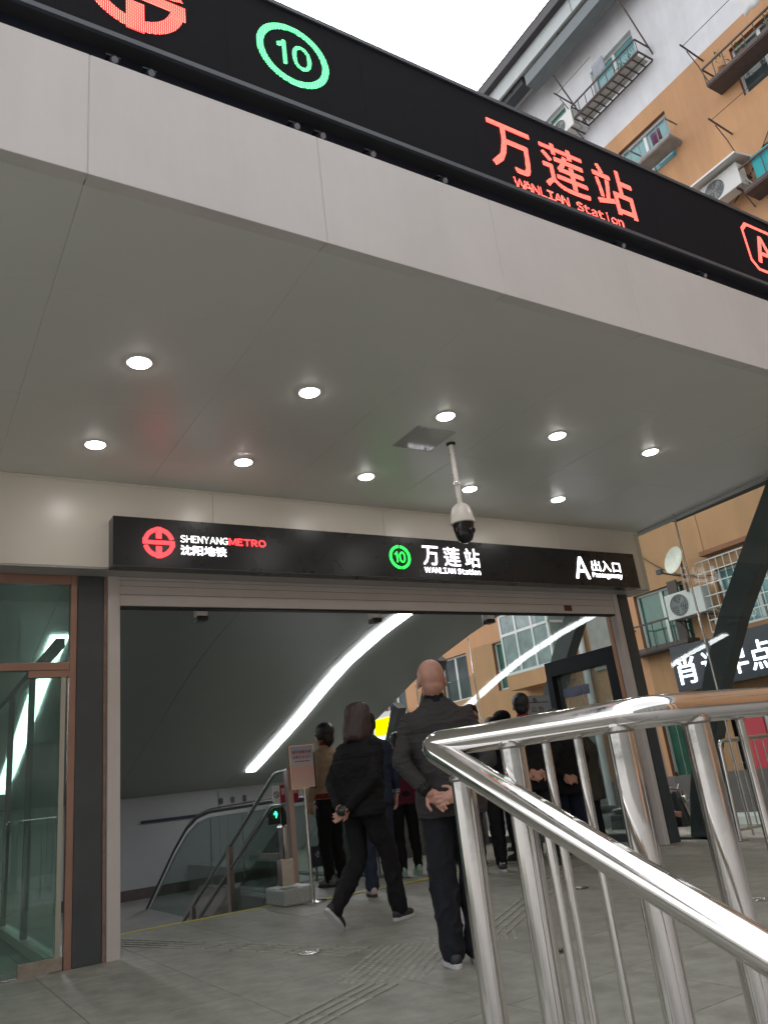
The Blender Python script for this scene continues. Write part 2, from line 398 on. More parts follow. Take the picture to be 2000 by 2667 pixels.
# ============================================================ METRO ENTRANCE BUILDING
K = .9674
def kk(x, y, z): return (x * K, y * K, 1.07 + (z - 1.07) * K)
ZC = 1.07 + 3.12 * K       # ceiling 4.088
YW = 7.12                  # inner beam wall plane
ent = empty('metro_entrance', (5, 7.4, 0), 'pale panelled metro entrance canopy and hall with curved roof and dark steel ribs', 'building')
Yf = 3.22; Yc = 3.33; Zf0 = 4.065; Zf1 = 4.855
joints = [(.62 + 1.385 * k) * K + (.012 if k == 0 else 0) for k in range(-4, 8)]
def xe(y): return 8.70 + (y - 3.3) * .062      # slanting right edge of the canopy
for a, b in zip(joints[:-1], joints[1:]):
    b2 = min(b, 8.66)
    mb = MB(); g = .0025
    box('joint_seal', (b - .0026, Yf + .0015, Zf0 + .004), (b + .0026, Yf + .05, Zf1 - .003), sealm, ent) if b < 8.5 else None
    mb.prism([(Yf, Zf0), (Yf, Zf1), (Yf + .06, Zf1), (Yf + .06, Zf0 + .05), (Yc, ZC + .03), (Yc, ZC - .002)], 0, a + g, b2 - g)
    obj('fascia_panel', mb, fasc, ent, bevel=.004)
# backing behind joints (sealant) and unseen roof deck added to block sky light
box('unseen_canopy_deck', (joints[0], Yf + .07, ZC + .07), (8.55, 7.6, Zf1 - .02), sealm, ent)
ys = [Yc, 4.215, 5.61, YW]
for a, b in zip(joints[:-1], joints[1:]):
    for c, d in zip(ys[:-1], ys[1:]):
        g = .0004
        if b > 8.4:
            poly = [(a + g, c + g), (xe(c) - .05, c + g), (xe(d) - .05, d - g), (a + g, d - g)]
        else: poly = [(a + g, c + g), (b - g, c + g), (b - g, d - g), (a + g, d - g)]
        obj('ceiling_panel', MB().prism(poly, 2, ZC, ZC + .03), ceilm, ent, bevel=.0028)
    if b > 8.4: break
# right edge trims
mb = MB(); mb.prism([(xe(3.2) - .045, 3.2), (xe(3.2) + .06, 3.2), (xe(7.4) + .06, 7.4), (xe(7.4) - .045, 7.4)], 2, ZC - .03, ZC + .12)
obj('edge_trim', mb, mat('edge_trim_grey', (.33, .35, .34), .4), ent)
mb = MB(); mb.prism([(xe(3.2) + .06, 3.2), (xe(3.2) + .34, 3.2), (xe(7.4) + .16, 6.6), (xe(7.4) + .06, 6.6)], 2, ZC - .01, ZC + .3)
obj('edge_beam', mb, mat('edge_beam_black', (.03, .028, .026), .6), ent)
# beam wall over the opening (panels with fine joints) and its soffit
xs = [-6, -1.5, .55, 2.6, 4.62, 5.72, 7.35, 8.9]
for a, b in zip(xs[:-1], xs[1:]):
    box('wall_panel', (a + .002, YW, 3.243), (b - .002, YW + .035, ZC - .004), cream, ent)
box('wall_core', (-6, YW + .036, 3.25), (8.88, 7.5, ZC + .06), sealm, ent)
box('soffit_panel', (-6, YW + .002, 3.225), (8.88, 7.48, 3.24), mat('soffit_grey', (.36, .35, .34), .4), ent)
box('cornice_strip', (-6, YW - .012, ZC - .022), (8.9, YW, ZC - .002), cream, ent)
# columns and jambs
box('steel_column', (1.37, 7.36, 0), (1.595, 7.62, 3.225), steel_grey, ent, bevel=.006)
box('steel_column', (8.50, 7.36, 0), (8.68, 7.62, 3.225), steel_grey, ent, bevel=.006)
box('brown_jamb_strip', (1.60, 7.37, 0), (1.628, 7.46, 3.224), mat('brownish_strip', (.26, .17, .13), .5, var=.3, scale=14), ent)
box('shutter_guide', (1.632, 7.34, .0), (1.74, 7.46, 3.224), alu, ent, bevel=.003)
box('shutter_guide', (8.36, 7.34, .0), (8.45, 7.46, 3.224), alu, ent, bevel=.003)
box('brown_jamb_strip', (8.30, 7.42, 0), (8.325, 7.48, 2.94), mat('brownish_strip2', (.33, .16, .08), .5), ent)
for (z0, z1) in ((2.945, 3.052), (3.056, 3.135), (3.139, 3.19), (3.194, 3.223)):
    box('shutter_slat', (1.741, 7.35, z0), (8.359, 7.45, z1), alu, ent)
box('shutter_seal', (1.741, 7.36, 2.925), (8.359, 7.44, 2.943), mat('black_rubber', (.01, .01, .01), .6), ent)
box('header_tag', (7.42, 7.343, 2.975), (7.55, 7.35, 3.048), mat('brown_tag', (.12, .035, .02), .5), ent)

# left glass front, its frames and door
lf = empty('glass_front', (0, 7.4, 0), 'greenish glass front with copper coloured frames left of the grey column', 'glazing')
box('pane', (-3.2, 7.40, 2.43), (1.31, 7.41, 3.14), glassg, lf); box('pane', (-3.2, 7.40, .06), (1.24, 7.41, 2.36), glassg, lf)
box('stile', (1.31, 7.37, 0), (1.368, 7.45, 3.224), bronze, lf, bevel=.004)
box('head_rail', (-3.2, 7.37, 3.14), (1.309, 7.45, 3.224), bronze, lf, bevel=.004)
box('mid_rail', (-3.2, 7.37, 2.361), (1.309, 7.45, 2.429), bronze, lf, bevel=.004)
box('door_stile', (1.245, 7.385, .045), (1.285, 7.43, 2.30), mat('pale_stile', (.42, .43, .36), .35, metal=.5), lf)
box('door_header', (.98, 7.38, 2.30), (1.309, 7.44, 2.36), bronze, lf)
box('door_shoe', (.98, 7.372, .006), (1.30, 7.45, .10), mat('worn_shoe', (.28, .24, .19), .5, var=.3, scale=12), lf)
box('floor_track', (.62, 7.36, .0), (1.2, 7.40, .012), chrome2, lf)
# inner return: low sill and a glass wall running back
box('inner_sill', (1.20, 7.55, 0), (1.32, 17.5, .09), alu, lf); box('inner_pane', (1.25, 7.55, .09), (1.262, 12.5, 2.6), glass, lf)
box('inner_rail', (1.22, 7.55, 2.60), (1.30, 12.5, 2.68), steel_grey, lf)
for y in (9.1, 10.7, 12.4): box('inner_post', (1.22, y, .09), (1.28, y + .05, 2.6), steel_grey, lf)

# hall roof shell
RP = [(7.46, 3.93), (8.5, 3.80), (9.85, 3.60), (10.8, 3.46), (12.06, 3.19), (13, 2.90), (14.1, 2.52), (15, 2.24), (16, 1.94), (17, 1.64), (17.6, 1.46)]
def rz(y):
    for (a, b), (c, d) in zip(RP[:-1], RP[1:]):
        if y <= c: return b + (d - b) * (y - a) / (c - a)
    return RP[-1][1]
NR = 24
xr = [-3.2, -.8, 1.6, 4.0, 6.4, 8.62]
for a, b in zip(xr[:-1], xr[1:]):
    mb = MB(); v = []; f = []
    for i in range(NR + 1):
        y = 7.5 + (17.7 - 7.5) * i / NR; z = rz(y)
        v += [(a + .003, y, z), (b - .003, y, z), (a + .003, y, z + .10), (b - .003, y, z + .10)]
    for i in range(NR):
        p = 4 * i; q = p + 4
        f += [(p, q, q + 1, p + 1), (p + 2, p + 3, q + 3, q + 2), (p, p + 2, q + 2, q), (p + 1, q + 1, q + 3, p + 3)]
    mb.add(v, f + [(0, 1, 3, 2), (4 * NR, 4 * NR + 2, 4 * NR + 3, 4 * NR + 1)])
    obj('roof_panel', mb, roofm, ent, smooth=True)
mb = MB(); v = []
for i in range(NR + 1):
    y = 7.5 + 10.25 * i / NR; z = rz(y); v += [(-3.3, y, z + .103), (8.68, y, z + .103), (-3.3, y, z + .42), (8.68, y, z + .42)]
f = []
for i in range(NR):
    p = 4 * i; q = p + 4; f += [(p, q, q + 1, p + 1), (p + 2, p + 3, q + 3, q + 2), (p, p + 2, q + 2, q), (p + 1, q + 1, q + 3, p + 3)]
obj('roof_shell', MB().add(v, f), mat('roof_outer', (.12, .125, .13), .5), ent, smooth=True)
box('roof_edge_trim', (8.622, 7.5, 3.82), (8.66, 8.4, 3.9), steel_grey, ent)
# end wall, side wall and dark stone base down in the stair well
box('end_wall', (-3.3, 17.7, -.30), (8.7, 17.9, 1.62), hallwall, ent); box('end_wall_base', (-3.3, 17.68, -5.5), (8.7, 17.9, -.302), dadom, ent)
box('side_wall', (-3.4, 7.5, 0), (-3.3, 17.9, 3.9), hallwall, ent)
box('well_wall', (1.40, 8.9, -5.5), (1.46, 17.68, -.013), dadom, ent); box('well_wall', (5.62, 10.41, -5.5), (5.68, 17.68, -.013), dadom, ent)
box('well_floor', (1.4, 8.9, -5.6), (5.7, 17.8, -5.5), floorm, ent)
# stair flight
for i in range(28):
    box('stair_step', (1.47, 8.9 + i * .30, -.155 * (i + 1) - .15), (3.93, 8.9 + i * .30 + .31, -.155 * (i + 1)), floorm, ent)
for x in (-.3, 1.9, 4.1, 6.3): box('wall_joint', (x, 17.695, -.29), (x + .012, 17.6985, 1.4), dadom, ent)
for k, x in enumerate((6.35, 6.62, 6.9)): obj('wall_pictogram', MB().lathe([(.02, 0), (.045, .03), (.045, .12), (.01, .15)], (x, 17.66, 1.12), n=10, sy=.2), dadom, ent)
# wayfinding band on end wall
box('wall_band', (4.6, 17.66, .92), (8.4, 17.68, .98), mat('blue_black', (.02, .03, .06), .3), ent)
# LED ceiling strips that follow the roof
def strip(x0, x1, ya, yb, lab):
    e = empty('strip_light', ((x0 + x1) / 2, ya, rz(ya)), lab, 'ceiling light', 'white light strips on the curved hall roof')
    n = 5
    for k in range(n):
        mb = MB(); v = []; f = []; a = ya + (yb - ya) * k / n + .01; b = ya + (yb - ya) * (k + 1) / n - .01; q = 4
        for i in range(q + 1):
            y = a + (b - a) * i / q; z = rz(y)
            v += [(x0, y, z - .03), (x1, y, z - .03), (x0, y, z - .002), (x1, y, z - .002)]
        for i in range(q):
            p = 4 * i; r = p + 4; f += [(p, r, r + 1, p + 1), (p, p + 2, r + 2, r), (p + 1, r + 1, r + 3, p + 3)]
        obj('light_segment', mb.add(v, f + [(0, 1, 3, 2), (4 * q, 4 * q + 2, 4 * q + 3, 4 * q + 1)]), stripm, e)
    return e
strip(6.59, 6.80, 8.9, 16.7, 'long white light strip curving down the hall roof above the queue')
strip(1.70, 1.92, 10.9, 16.6, 'white light strip glimpsed through the greenish glass at the left edge')

# steel ribs along the right side
RB = [(7.25, 0), (7.12, .5), (6.93, 1.0), (6.72, 1.45), (6.47, 1.94), (6.03, 2.63), (5.49, 3.31), (5.05, 3.85), (4.7, 4.3)]
def rib(off, x0=8.86, x1=9.06, w=.15, zmax=9, lab=None):
    mb = MB(); v = []; P = [(y + off, z) for y, z in RB if z <= zmax]
    for i, (y, z) in enumerate(P):
        a = P[max(i - 1, 0)]; b = P[min(i + 1, len(P) - 1)]; d = Vector((b[0] - a[0], b[1] - a[1])).normalized(); n = Vector((-d.y, d.x)) * w
        v += [(x0, y + n.x, z + n.y), (x1, y + n.x, z + n.y), (x1, y - n.x, z - n.y), (x0, y - n.x, z - n.y)]
    f = []
    for i in range(len(P) - 1):
        for k in range(4): f.append((4 * i + k, 4 * i + (k + 1) % 4, 4 * i + 4 + (k + 1) % 4, 4 * i + 4 + k))
    f += [(0, 1, 2, 3), (4 * len(P) - 4, 4 * len(P) - 1, 4 * len(P) - 2, 4 * len(P) - 3)]
    return obj('steel_rib', mb.add(v, f), steel_grey, ent, bevel=.005)
rib(-.05); rib(3.1, zmax=3.4); rib(6.9, zmax=3.4, w=.13); rib(8.0, zmax=2.7, w=.13)
# slim outer brace beside the first rib
mb = MB(); P = [(9.5, 7.32, 0), (9.5, 7.12, 1.0), (9.5, 6.83, 1.75), (9.5, 6.05, 3.0), (9.5, 5.55, 3.55), (9.5, 5.0, 4.2)]
for a, b in zip(P[:-1], P[1:]): mb.bar(a, b, .06, .10, up=(1, 0, 0))
obj('slim_brace', mb, steel_grey, ent)
box('rib_foot', (8.86, 7.0, .0), (9.12, 7.62, .03), steel_grey, ent)
# side glazing and its rods
for (a, b) in ((4.6, 6.36), (6.38, 7.35)): box('side_pane', (8.80, a, .1), (8.812, b, ZC - .05), glass, ent)
for (a, b, z) in ((7.7, 7.78, 3.3), (9.32, 11.05, 3.2), (11.07, 12.9, 2.75), (12.92, 14.6, 2.2), (14.62, 17.6, 1.5)):
    box('side_pane', (8.70, a, .1), (8.712, b, z), glass, ent)
box('side_pane', (8.70, 7.79, 2.62), (8.712, 9.3, 3.55), glass, ent)
for y, z in ((6.37, ZC),): obj('stay_rod', MB().tube([(8.78, y, .05), (8.78, y, z)], .013), chrome2, ent)
for y, z in ((11.06, 3.4), (12.91, 2.9)): obj('stay_rod', MB().tube([(8.68, y, .05), (8.68, y, z)], .012), chrome2, ent)
box('sill_beam', (8.66, 7.7, 0), (8.78, 17.6, .1), steel_grey, ent)
# black side doorway in the glazing
sd = empty('side_doorway', (8.74, 8.5, 0), 'thick black doorway frame with smeared glass to the right of the queue', 'doorway')
box('frame_post', (8.64, 7.80, 0), (8.84, 7.96, 2.38), mat('frame_black', (.012, .015, .017), .7, spec=.2), sd); box('frame_post', (8.64, 9.10, 0), (8.84, 9.22, 2.38), mat('frame_black', (.012, .015, .017), .7, spec=.2), sd)
box('frame_head', (8.64, 7.80, 2.381), (8.84, 9.22, 2.60), mat('frame_black', (.012, .015, .017), .7, spec=.2), sd); box('pane', (8.73, 7.97, .1), (8.742, 9.09, 2.38), glass_old, sd)
mb = MB()
for k in range(14):
    y = random.uniform(8.1, 9.0); z = random.uniform(1.75, 2.3); P = [(8.722, y, z)]
    for t in range(4): y += random.uniform(-.05, .05); z -= random.uniform(.01, .08); P.append((8.722, y, z))
    mb.tube(P, random.uniform(.001, .003), 4)
obj('tape_residue', mb, mat('tape_white', (.6, .6, .6), .6), sd, kind='stuff')
box('dark_sticker', (8.721, 8.45, 2.03), (8.727, 9.0, 2.17), mat('navy_sticker', (.03, .04, .09), .4), sd)

# downlights
dl0 = None; labs = ['nearest downlight of the front row, far left', 'second downlight from the left in the front row', 'front row downlight just above the camera pole', 'fourth downlight from the left in the front row', 'rightmost downlight of the front row',
    'leftmost downlight of the back row', 'second downlight from the left in the back row', 'back row downlight left of the camera dome', 'back row downlight just right of the camera dome', 'rightmost downlight of the back row']
for r, yy in enumerate((5.065, 6.54)):
    for c in range(5):
        x, y, z = kk(1.34 + 1.378 * c, yy, 4.19)
        lab = 'round lit ' + labs[r * 5 + c]
        if dl0 is None:
            e = empty('downlight', (x, y, z), lab, 'ceiling light', 'round downlights in the canopy ceiling')
            obj('rim', MB().lathe([(.088, 0), (.092, -.004), (.088, -.009), (.078, -.009), (.078, 0)], (x, y, z), n=32), mat('white_rim', (.75, .75, .74), .35), e, smooth=True)
            obj('diffuser', MB().lathe([(.077, -.003), (.074, -.013), (.05, -.019), (.001, -.021)], (x, y, z), n=32), emis('downlight_glow', (1, .96, .93), 15), e, smooth=True)
            dl0 = e
        else:
            e = copy_tree(dl0, None, Vector((x, y, z)) - dl0.location); e['label'] = lab

# ceiling access hatch
x, y, z = kk(4.18, 5.55, 4.19)
ah = empty('ceiling_hatch', (x, y, z), 'square flush hatch in the canopy ceiling beside the camera pole', 'hatch')
box('frame', (x - .215, y - .225, z - .003), (x + .215, y + .225, z + .0), mat('hatch_frame', (.30, .30, .29), .3), ah)
box('hatch_panel', (x - .2, y - .21, z - .006), (x + .2, y + .21, z - .0035), mat('hatch_gloss', (.44, .435, .42), .07), ah)

# pole camera
cx, cy, cz = 4.36, 5.38, ZC
ca = empty('surveillance_camera', (cx, cy, cz), 'white pole mounted dome camera with black globe hanging from the ceiling', 'camera')
wp = mat('white_enamel', (.72, .69, .64), .28, var=.04)
obj('pole', MB().tube([(cx, cy, cz), (cx, cy, cz - .62)], .024, 20), wp, ca, smooth=True)
obj('ceiling_collar', MB().lathe([(.045, 0), (.045, -.012), (.03, -.02)], (cx, cy, cz), n=24), blackm, ca, smooth=True)
mb = MB()
for z in (.12, .33, .36, .57): mb.tube([(cx - .035, cy, cz - z), (cx + .035, cy, cz - z)], .005, 8)
obj('bolt', mb, chrome2, ca)
obj('clamp', MB().lathe([(.029, -.40), (.030, -.41), (.030, -.43), (.029, -.44)], (cx, cy, cz), n=20), chrome2, ca, smooth=True)
obj('housing', MB().lathe([(.026, -.615), (.052, -.63), (.082, -.655), (.10, -.71), (.112, -.79), (.114, -.815), (.10, -.82)], (cx, cy, cz), n=32), wp, ca, smooth=True)
dm = obj('dome', MB().lathe([(.098, -.822), (.094, -.87), (.088, -.90), (.083, -.935), (.066, -.975), (.035, -1.0), (.004, -1.006)], (cx, cy, cz), n=32), mat('dome_black', (.008, .008, .008), .12), ca, smooth=True)
obj('lens', MB().tube([(cx + .02, cy - .07, cz - .9), (cx + .025, cy - .096, cz - .915)], .03, 20), mat('lens_glass', (.02, .02, .03), .05), ca, smooth=True)

# header sensors
for i, (x, lab) in enumerate(((2.60, 'left white and black box sensor under the shutter header'), (4.66, 'middle white and black box sensor under the shutter header'), (6.33, 'right white and black box sensor under the shutter header'))):
    e = empty('door_sensor', (x, 7.6, 2.9), lab, 'sensor', 'box sensors under the shutter header')
    box('housing', (x - .055, 7.54, 2.905), (x + .055, 7.66, 2.985), wp, e, bevel=.01); box('black_lens', (x - .057, 7.536, 2.855), (x + .057, 7.664, 2.904), blackm, e, bevel=.01)
    obj('mounting_arm', MB().tube([(x, 7.58, 2.955), (x, 7.58, 3.3)], .012), wp, e)

# ============================================================ LED BOARD ABOVE THE FASCIA
YL = 3.25; ZL0 = 5.078; ZL1 = 5.926
def lx(x): return x * 1.0726
def lz(z): return 1.07 + (z - 1.07) * 1.0726
led = empty('led_sign_board', (3, YL, ZL0), 'long black LED board above the canopy with red and green lettering', 'sign')
box('cabinet', (-3.4, YL + .012, ZL0), (10.5, 3.85, ZL1), mat('cabinet_black', (.03, .03, .034), .5), led)
for k in range(15):
    x0 = -3.4 + .96 * k; x1 = min(x0 + .9592, 10.5)
    if x0 < 10.4: box('led_module', (x0, YL + .002, ZL0 + .035), (x1, YL + .0115, ZL1 - .03), ledface, led)
box('bottom_frame', (-3.4, YL - .012, ZL0 - .004), (10.5, YL + .0118, ZL0 + .03), ledframe, led); box('top_frame', (-3.4, YL - .012, ZL1 - .028), (10.5, YL + .0118, ZL1 + .006), ledframe, led)
box('recess_back', (-3.4, Yf + .13, Zf1 - .05), (10.5, Yf + .16, ZL0), navy, led)
redl = emis('led_red', (1, .03, .05), .85, dots=.0115, core=(1, .27, .17)); greenl = emis('led_green', (.0, .62, .12), .8, dots=.0115, core=(.30, 1, .48))
mb = MB(); ring(mb, (lx(1.725), YL + .002, lz(5.21)), .206, .252, *XZ, .004); obj('line_number_ring', mb, greenl, led)
sans('line_number', '10', (lx(1.62), YL + .001, lz(5.118)), *XZ, w=.235, h=.195, m=greenl, parent=led, depth=.004, bold=.004, gap=.2)
for ch, x0, x1, z0, z1 in (('万', 3.20, 3.60, 4.975, 5.385), ('莲', 3.69, 4.13, 4.975, 5.40), ('站', 4.22, 4.65, 4.965, 5.405)):
    text('station_name', ch, (lx(x0), YL + .001, lz(z0)), *XZ, w=(x1 - x0) * 1.0726, h=(z1 - z0) * 1.0726, m=redl, parent=led, depth=.004, bold=.006)
sans('station_name_latin', 'WANLIAN Station', (lx(3.385), YL + .001, lz(4.845)), *XZ, w=1.135, h=.083, m=redl, parent=led, depth=.004, bold=.0012, mono=.62)
mb = MB(); metro_logo(mb, (lx(.80), YL + .002, lz(5.19)), .285, *XZ, .004); obj('metro_emblem', mb, redl, led)
mb = MB(); x0, x1, z0, z1 = lx(6.09), lx(6.62), lz(4.95), lz(5.47); ch = .09
P = [(x0 + ch, z0), (x1 - ch, z0), (x1, z0 + ch), (x1, z1 - ch), (x1 - ch, z1), (x0 + ch, z1), (x0, z1 - ch), (x0, z0 + ch)]
cxm = (x0 + x1) / 2; czm = (z0 + z1) / 2; Q = [(cxm + (a - cxm) * .87, czm + (b - czm) * .87) for a, b in P]
for i in range(8):
    j = (i + 1) % 8; mb.add([(P[i][0], YL - .003, P[i][1]), (P[j][0], YL - .003, P[j][1]), (Q[j][0], YL - .003, Q[j][1]), (Q[i][0], YL - .003, Q[i][1])], [(0, 1, 2, 3)])
obj('exit_letter_frame', mb, redl, led)
sans('exit_letter', 'A', (lx(6.22), YL + .001, lz(5.06)), *XZ, w=.29, h=.32, m=redl, parent=led, depth=.004, bold=.01)
# spotlights under the board
spm = mat('spot_body', (.02, .022, .028), .35); spl = mat('spot_lens', (.22, .24, .28), .1)
s0 = None
for i, (x, where) in enumerate(((.75, 'leftmost'), (.94, 'second from the left'), (1.79, 'third from the left'), (1.96, 'fourth from the left'), (2.31, 'fifth from the left'), (2.86, 'sixth from the left'), (4.55, 'second from the right'), (5.53, 'rightmost in view'))):
    z = Zf1 + .12
    if s0 is None:
        e = empty('spotlight', (x, Yf + .08, z), 'spotlight', 'spotlight', 'small unlit spotlights under the LED board')
        obj('body', MB().tube([(x, Yf + .11, z), (x, Yf + .05, z - .035)], .026, 16), spm, e, smooth=True); obj('lens', MB().tube([(x, Yf + .049, z - .0355), (x, Yf + .044, z - .0385)], .018, 16), spl, e)
        box('bracket', (x - .04, Yf + .08, z + .02), (x + .04, Yf + .129, z + .03), spm, e); s0 = e
    else: e = copy_tree(s0, None, Vector(((x - .75) * 1.045, 0, 0)))
    e['label'] = where + ' of the unlit black spotlights under the LED board'

# ============================================================ FACADE SIGN
YS = 6.95
sg = empty('station_sign', (5, YS, 3.2), 'long black lightbox sign over the shutter opening with white, red and green lettering', 'sign')
box('sign_box', (1.585, YS, 3.215), (8.50, YW, 3.69), blackm, sg, bevel=.004)
box('sign_frame', (1.58, YS - .006, 3.208), (8.505, YS + .03, 3.2145), ledframe, sg)
wl = emis('letter_white', (.95, .93, 1), 1.05); rl = emis('letter_red', (1, .035, .04), 1.05); gl = emis('letter_green', (.02, .85, .06), 1.0); wl2 = emis('letter_white_dim', (.95, .95, .9), .75)
mb = MB(); metro_logo(mb, (2.0, YS - .001, 3.452), .147, *XZ, .006); obj('metro_emblem', mb, rl, sg)
sans('name_latin_white', 'SHENYANG', (2.205, YS, 3.470), *XZ, w=.47, h=.068, m=wl2, parent=sg)
sans('name_latin_red', 'METRO', (2.688, YS, 3.469), *XZ, w=.385, h=.066, m=rl, parent=sg, bold=.0035, gap=.12)
text('name_chinese', '沈阳地铁', (2.205, YS, 3.345), *XZ, w=.45, h=.092, m=wl, parent=sg, depth=.006, bold=.0025)
mb = MB(); ring(mb, (4.672, YS - .001, 3.447), .108, .137, *XZ, .006, a0=math.radians(94), a1=math.radians(266)); ring(mb, (4.672, YS - .001, 3.447), .108, .137, *XZ, .006, a0=math.radians(-86), a1=math.radians(86))
obj('line_number_ring', mb, gl, sg)
sans('line_number', '10', (4.605, YS, 3.388), *XZ, w=.135, h=.12, m=gl, parent=sg, bold=.002, gap=.16)
for ch, x0, x1 in (('万', 4.98, 5.20), ('莲', 5.275, 5.505), ('站', 5.575, 5.79)):
    text('station_name', ch, (x0, YS, 3.375), *XZ, w=x1 - x0, h=.225, m=wl, parent=sg, depth=.006, bold=.0025)
sans('station_name_latin', 'WANLIAN Station', (4.985, YS, 3.285), *XZ, w=.79, h=.062, m=wl, parent=sg, bold=.0009)
sans('exit_letter', 'A', (7.33, YS, 3.305), *XZ, w=.25, h=.285, m=wl, parent=sg, bold=.006)
for ch, x0, x1 in (('出', 7.645, 7.805), ('入', 7.83, 8.0), ('口', 8.04, 8.18)):
    text('exit_name', ch, (x0, YS, 3.415), *XZ, w=x1 - x0, h=.145 if ch != '口' else .125, m=wl, parent=sg, depth=.006, bold=.0015)
sans('exit_name_latin', 'Passageway', (7.635, YS, 3.333), *XZ, w=.55, h=.062, m=wl, parent=sg, bold=.0009)
obj('cable_stub', MB().tube([(4.12, YS + .05, 3.215), (4.12, YS + .05, 3.19)], .008), blackm, sg)

# ============================================================ STAINLESS RAILING (foreground)
A = Vector((1.493, 2.195, 1.18)); B = Vector((1.701, 1.452, 1.18)); Cc = Vector((2.177, 1.421, 1.18)); E_ = Vector((1.518, 1.135, .675))
def fillet(P, R, n=10):
    P = [Vector(p) for p in P]; out = [P[0]]
    for i in range(1, len(P) - 1):
        a = (P[i - 1] - P[i]).normalized(); b = (P[i + 1] - P[i]).normalized(); r = R[i - 1]
        p0 = P[i] + a * r; p1 = P[i] + b * r
        for k in range(n + 1):
            t = k / n; out.append(p0 * (1 - t) ** 2 + P[i] * 2 * t * (1 - t) + p1 * t * t)
    out.append(P[-1]); return out
ra = empty('stair_railing', (1.5, 2.0, 0), 'polished stainless steel stair railing with a sloping handrail in the foreground', 'railing')
end = B + (Cc - B) * 4.6; low = A + (E_ - A) * 1.75
path = fillet([low, A, B, end], [.07, .085])
RR = .0415
obj('handrail', MB().tube(path, RR, 40), chrome, ra, smooth=True)
def weld(p, r=.04): return MB().tube([p - Vector((0, 0, .002)), p], r, 20)
def post(p, r, zb=0.0, name='post'):
    b = Vector((p.x, p.y, zb)); o = obj(name, MB().tube([p - Vector((0, 0, .02)), b], r, 28), chrome, ra, smooth=True)
    obj('weld_bead', MB().lathe([(r * 1.02, -.006), (r * 1.16, 0), (r * 1.10, .008), (r * .98, .012)], (p.x, p.y, p.z - RR * .93), n=20), mat('weld_steel', (.34, .31, .28), .35, metal=1, var=.3, scale=60), o, smooth=True)
    obj('base_flange', MB().lathe([(r * 1.7, 0), (r * 1.7, .008), (r * 1.1, .022), (r * 1.02, .022)], b, n=24), chrome2, o, smooth=True) if r > .02 else None
def on(P0, P1, t): return P0 + (P1 - P0) * t
post(on(A, B, .42), .037); post(on(A, B, .878), .037); post(on(B, Cc, .33), .037)
for t in (.571, .706): post(on(A, B, t), .0125, .10, 'baluster')
for t in (.70, 1.01, 1.32, 1.63, 1.95): post(on(B, Cc, t), .0125, .10, 'baluster')
post(on(B, Cc, 2.3), .0315); post(on(A, E_, .148), .036)
post(on(A, E_, .465), .0125, -.05, 'baluster'); post(on(A, E_, 1.6), .0315, -.17)
obj('lower_rail', MB().tube([on(A, B, .05).xy.to_3d() + Vector((0, 0, .10)), B.xy.to_3d() + Vector((0, 0, .10)), end.xy.to_3d() + Vector((0, 0, .10))], .0125, 16), chrome, ra, smooth=True)

# right-hand guard rail beyond the columns
gr = empty('guard_rail', (8.65, 6.47, 0), 'low stainless guard rail with thin bars in front of the pink panel', 'railing')
obj('frame', MB().tube(fillet([(8.65, 6.47, 0), (8.70, 6.47, 1.14), (12.2, 6.47, 1.14), (12.2, 6.47, 0)], [.08, .08], 6), .027, 16), chrome2, gr, smooth=True)
obj('bottom_rail', MB().tube([(8.65, 6.47, .12), (12.2, 6.47, .12)], .016, 10), chrome2, gr, smooth=True)
for k in range(1, 20): obj('bar', MB().tube([(8.69 + k * .175, 6.47, .12), (8.69 + k * .175, 6.47, 1.12)], .009, 8), chrome2, gr)
box('foot_plate', (8.57, 6.42, 0), (8.74, 6.52, .014), chrome2, gr)

# ============================================================ STAIR RAILS, ESCALATOR, SIGNS IN THE HALL
sr = empty('stair_handrail', (3.92, 8.9, 0), 'double grey handrail going down the stair beside the poster stand', 'handrail')
hx = 3.9; rm = mat('dull_stainless', (.26, .28, .28), .3, metal=.8); rmb = mat('dark_rail', (.05, .055, .05), .4, metal=.4)
obj('upper_rail', MB().tube(fillet([(hx, 8.60, 1.382), (hx, 8.98, 1.37), (hx, 14.6, -1.42)], [.08], 4), .024, 12), rm, sr, smooth=True)
obj('lower_rail', MB().tube(fillet([(hx, 8.60, 1.012), (hx, 9.12, 1.02), (hx, 14.4, -1.58)], [.08], 4), .024, 12), rm, sr, smooth=True)
for y, z0, z1 in ((8.62, .2, 1.38), (10.6, -.95, .58), (12.2, -1.8, -.25), (13.8, -2.6, -1.05)): box('post', (hx - .03, y - .05, z0), (hx + .03, y + .05, z1), mat('brushed_post', (.40, .33, .30), .3, metal=.7), sr)
box('sloping_panel', (3.94, 9.0, -.9), (3.952, 9.02, .0), rm, sr)
mb = MB(); mb.prism([(9.1, .22), (14.3, -2.36), (14.3, -1.8), (9.1, .75)], 0, 3.935, 3.945)
obj('glass_infill', mb, glass_mat('grey_glass', (.55, .62, .6)), sr)
mb = MB(); mb.prism([(8.45, 0), (8.95, 0), (8.95, .17), (8.45, .17)], 0, 3.68, 4.06)
obj('stone_plinth', mb, mat('speckled_granite', (.30, .32, .30), .5, var=.45, scale=60), None, 'rough granite plinth block under the stair handrail post', 'plinth', bevel=.02)
box('control_box', (3.70, 8.5, .2), (3.84, 8.62, .46), chrome2, None, label='small steel box with two black dots on the granite plinth', cat='box')
ex = empty('escalator', (4.8, 10.4, 0), 'escalator with glass sides going down behind the stair handrail', 'escalator')
def escprof(top):   # (y,z) line of the balustrade top
    return [(9.7, top + .04), (12.2, top), (12.75, top - .06), (13.3, top - .22), (14.0, top - .55), (17.6, top - 2.6)]
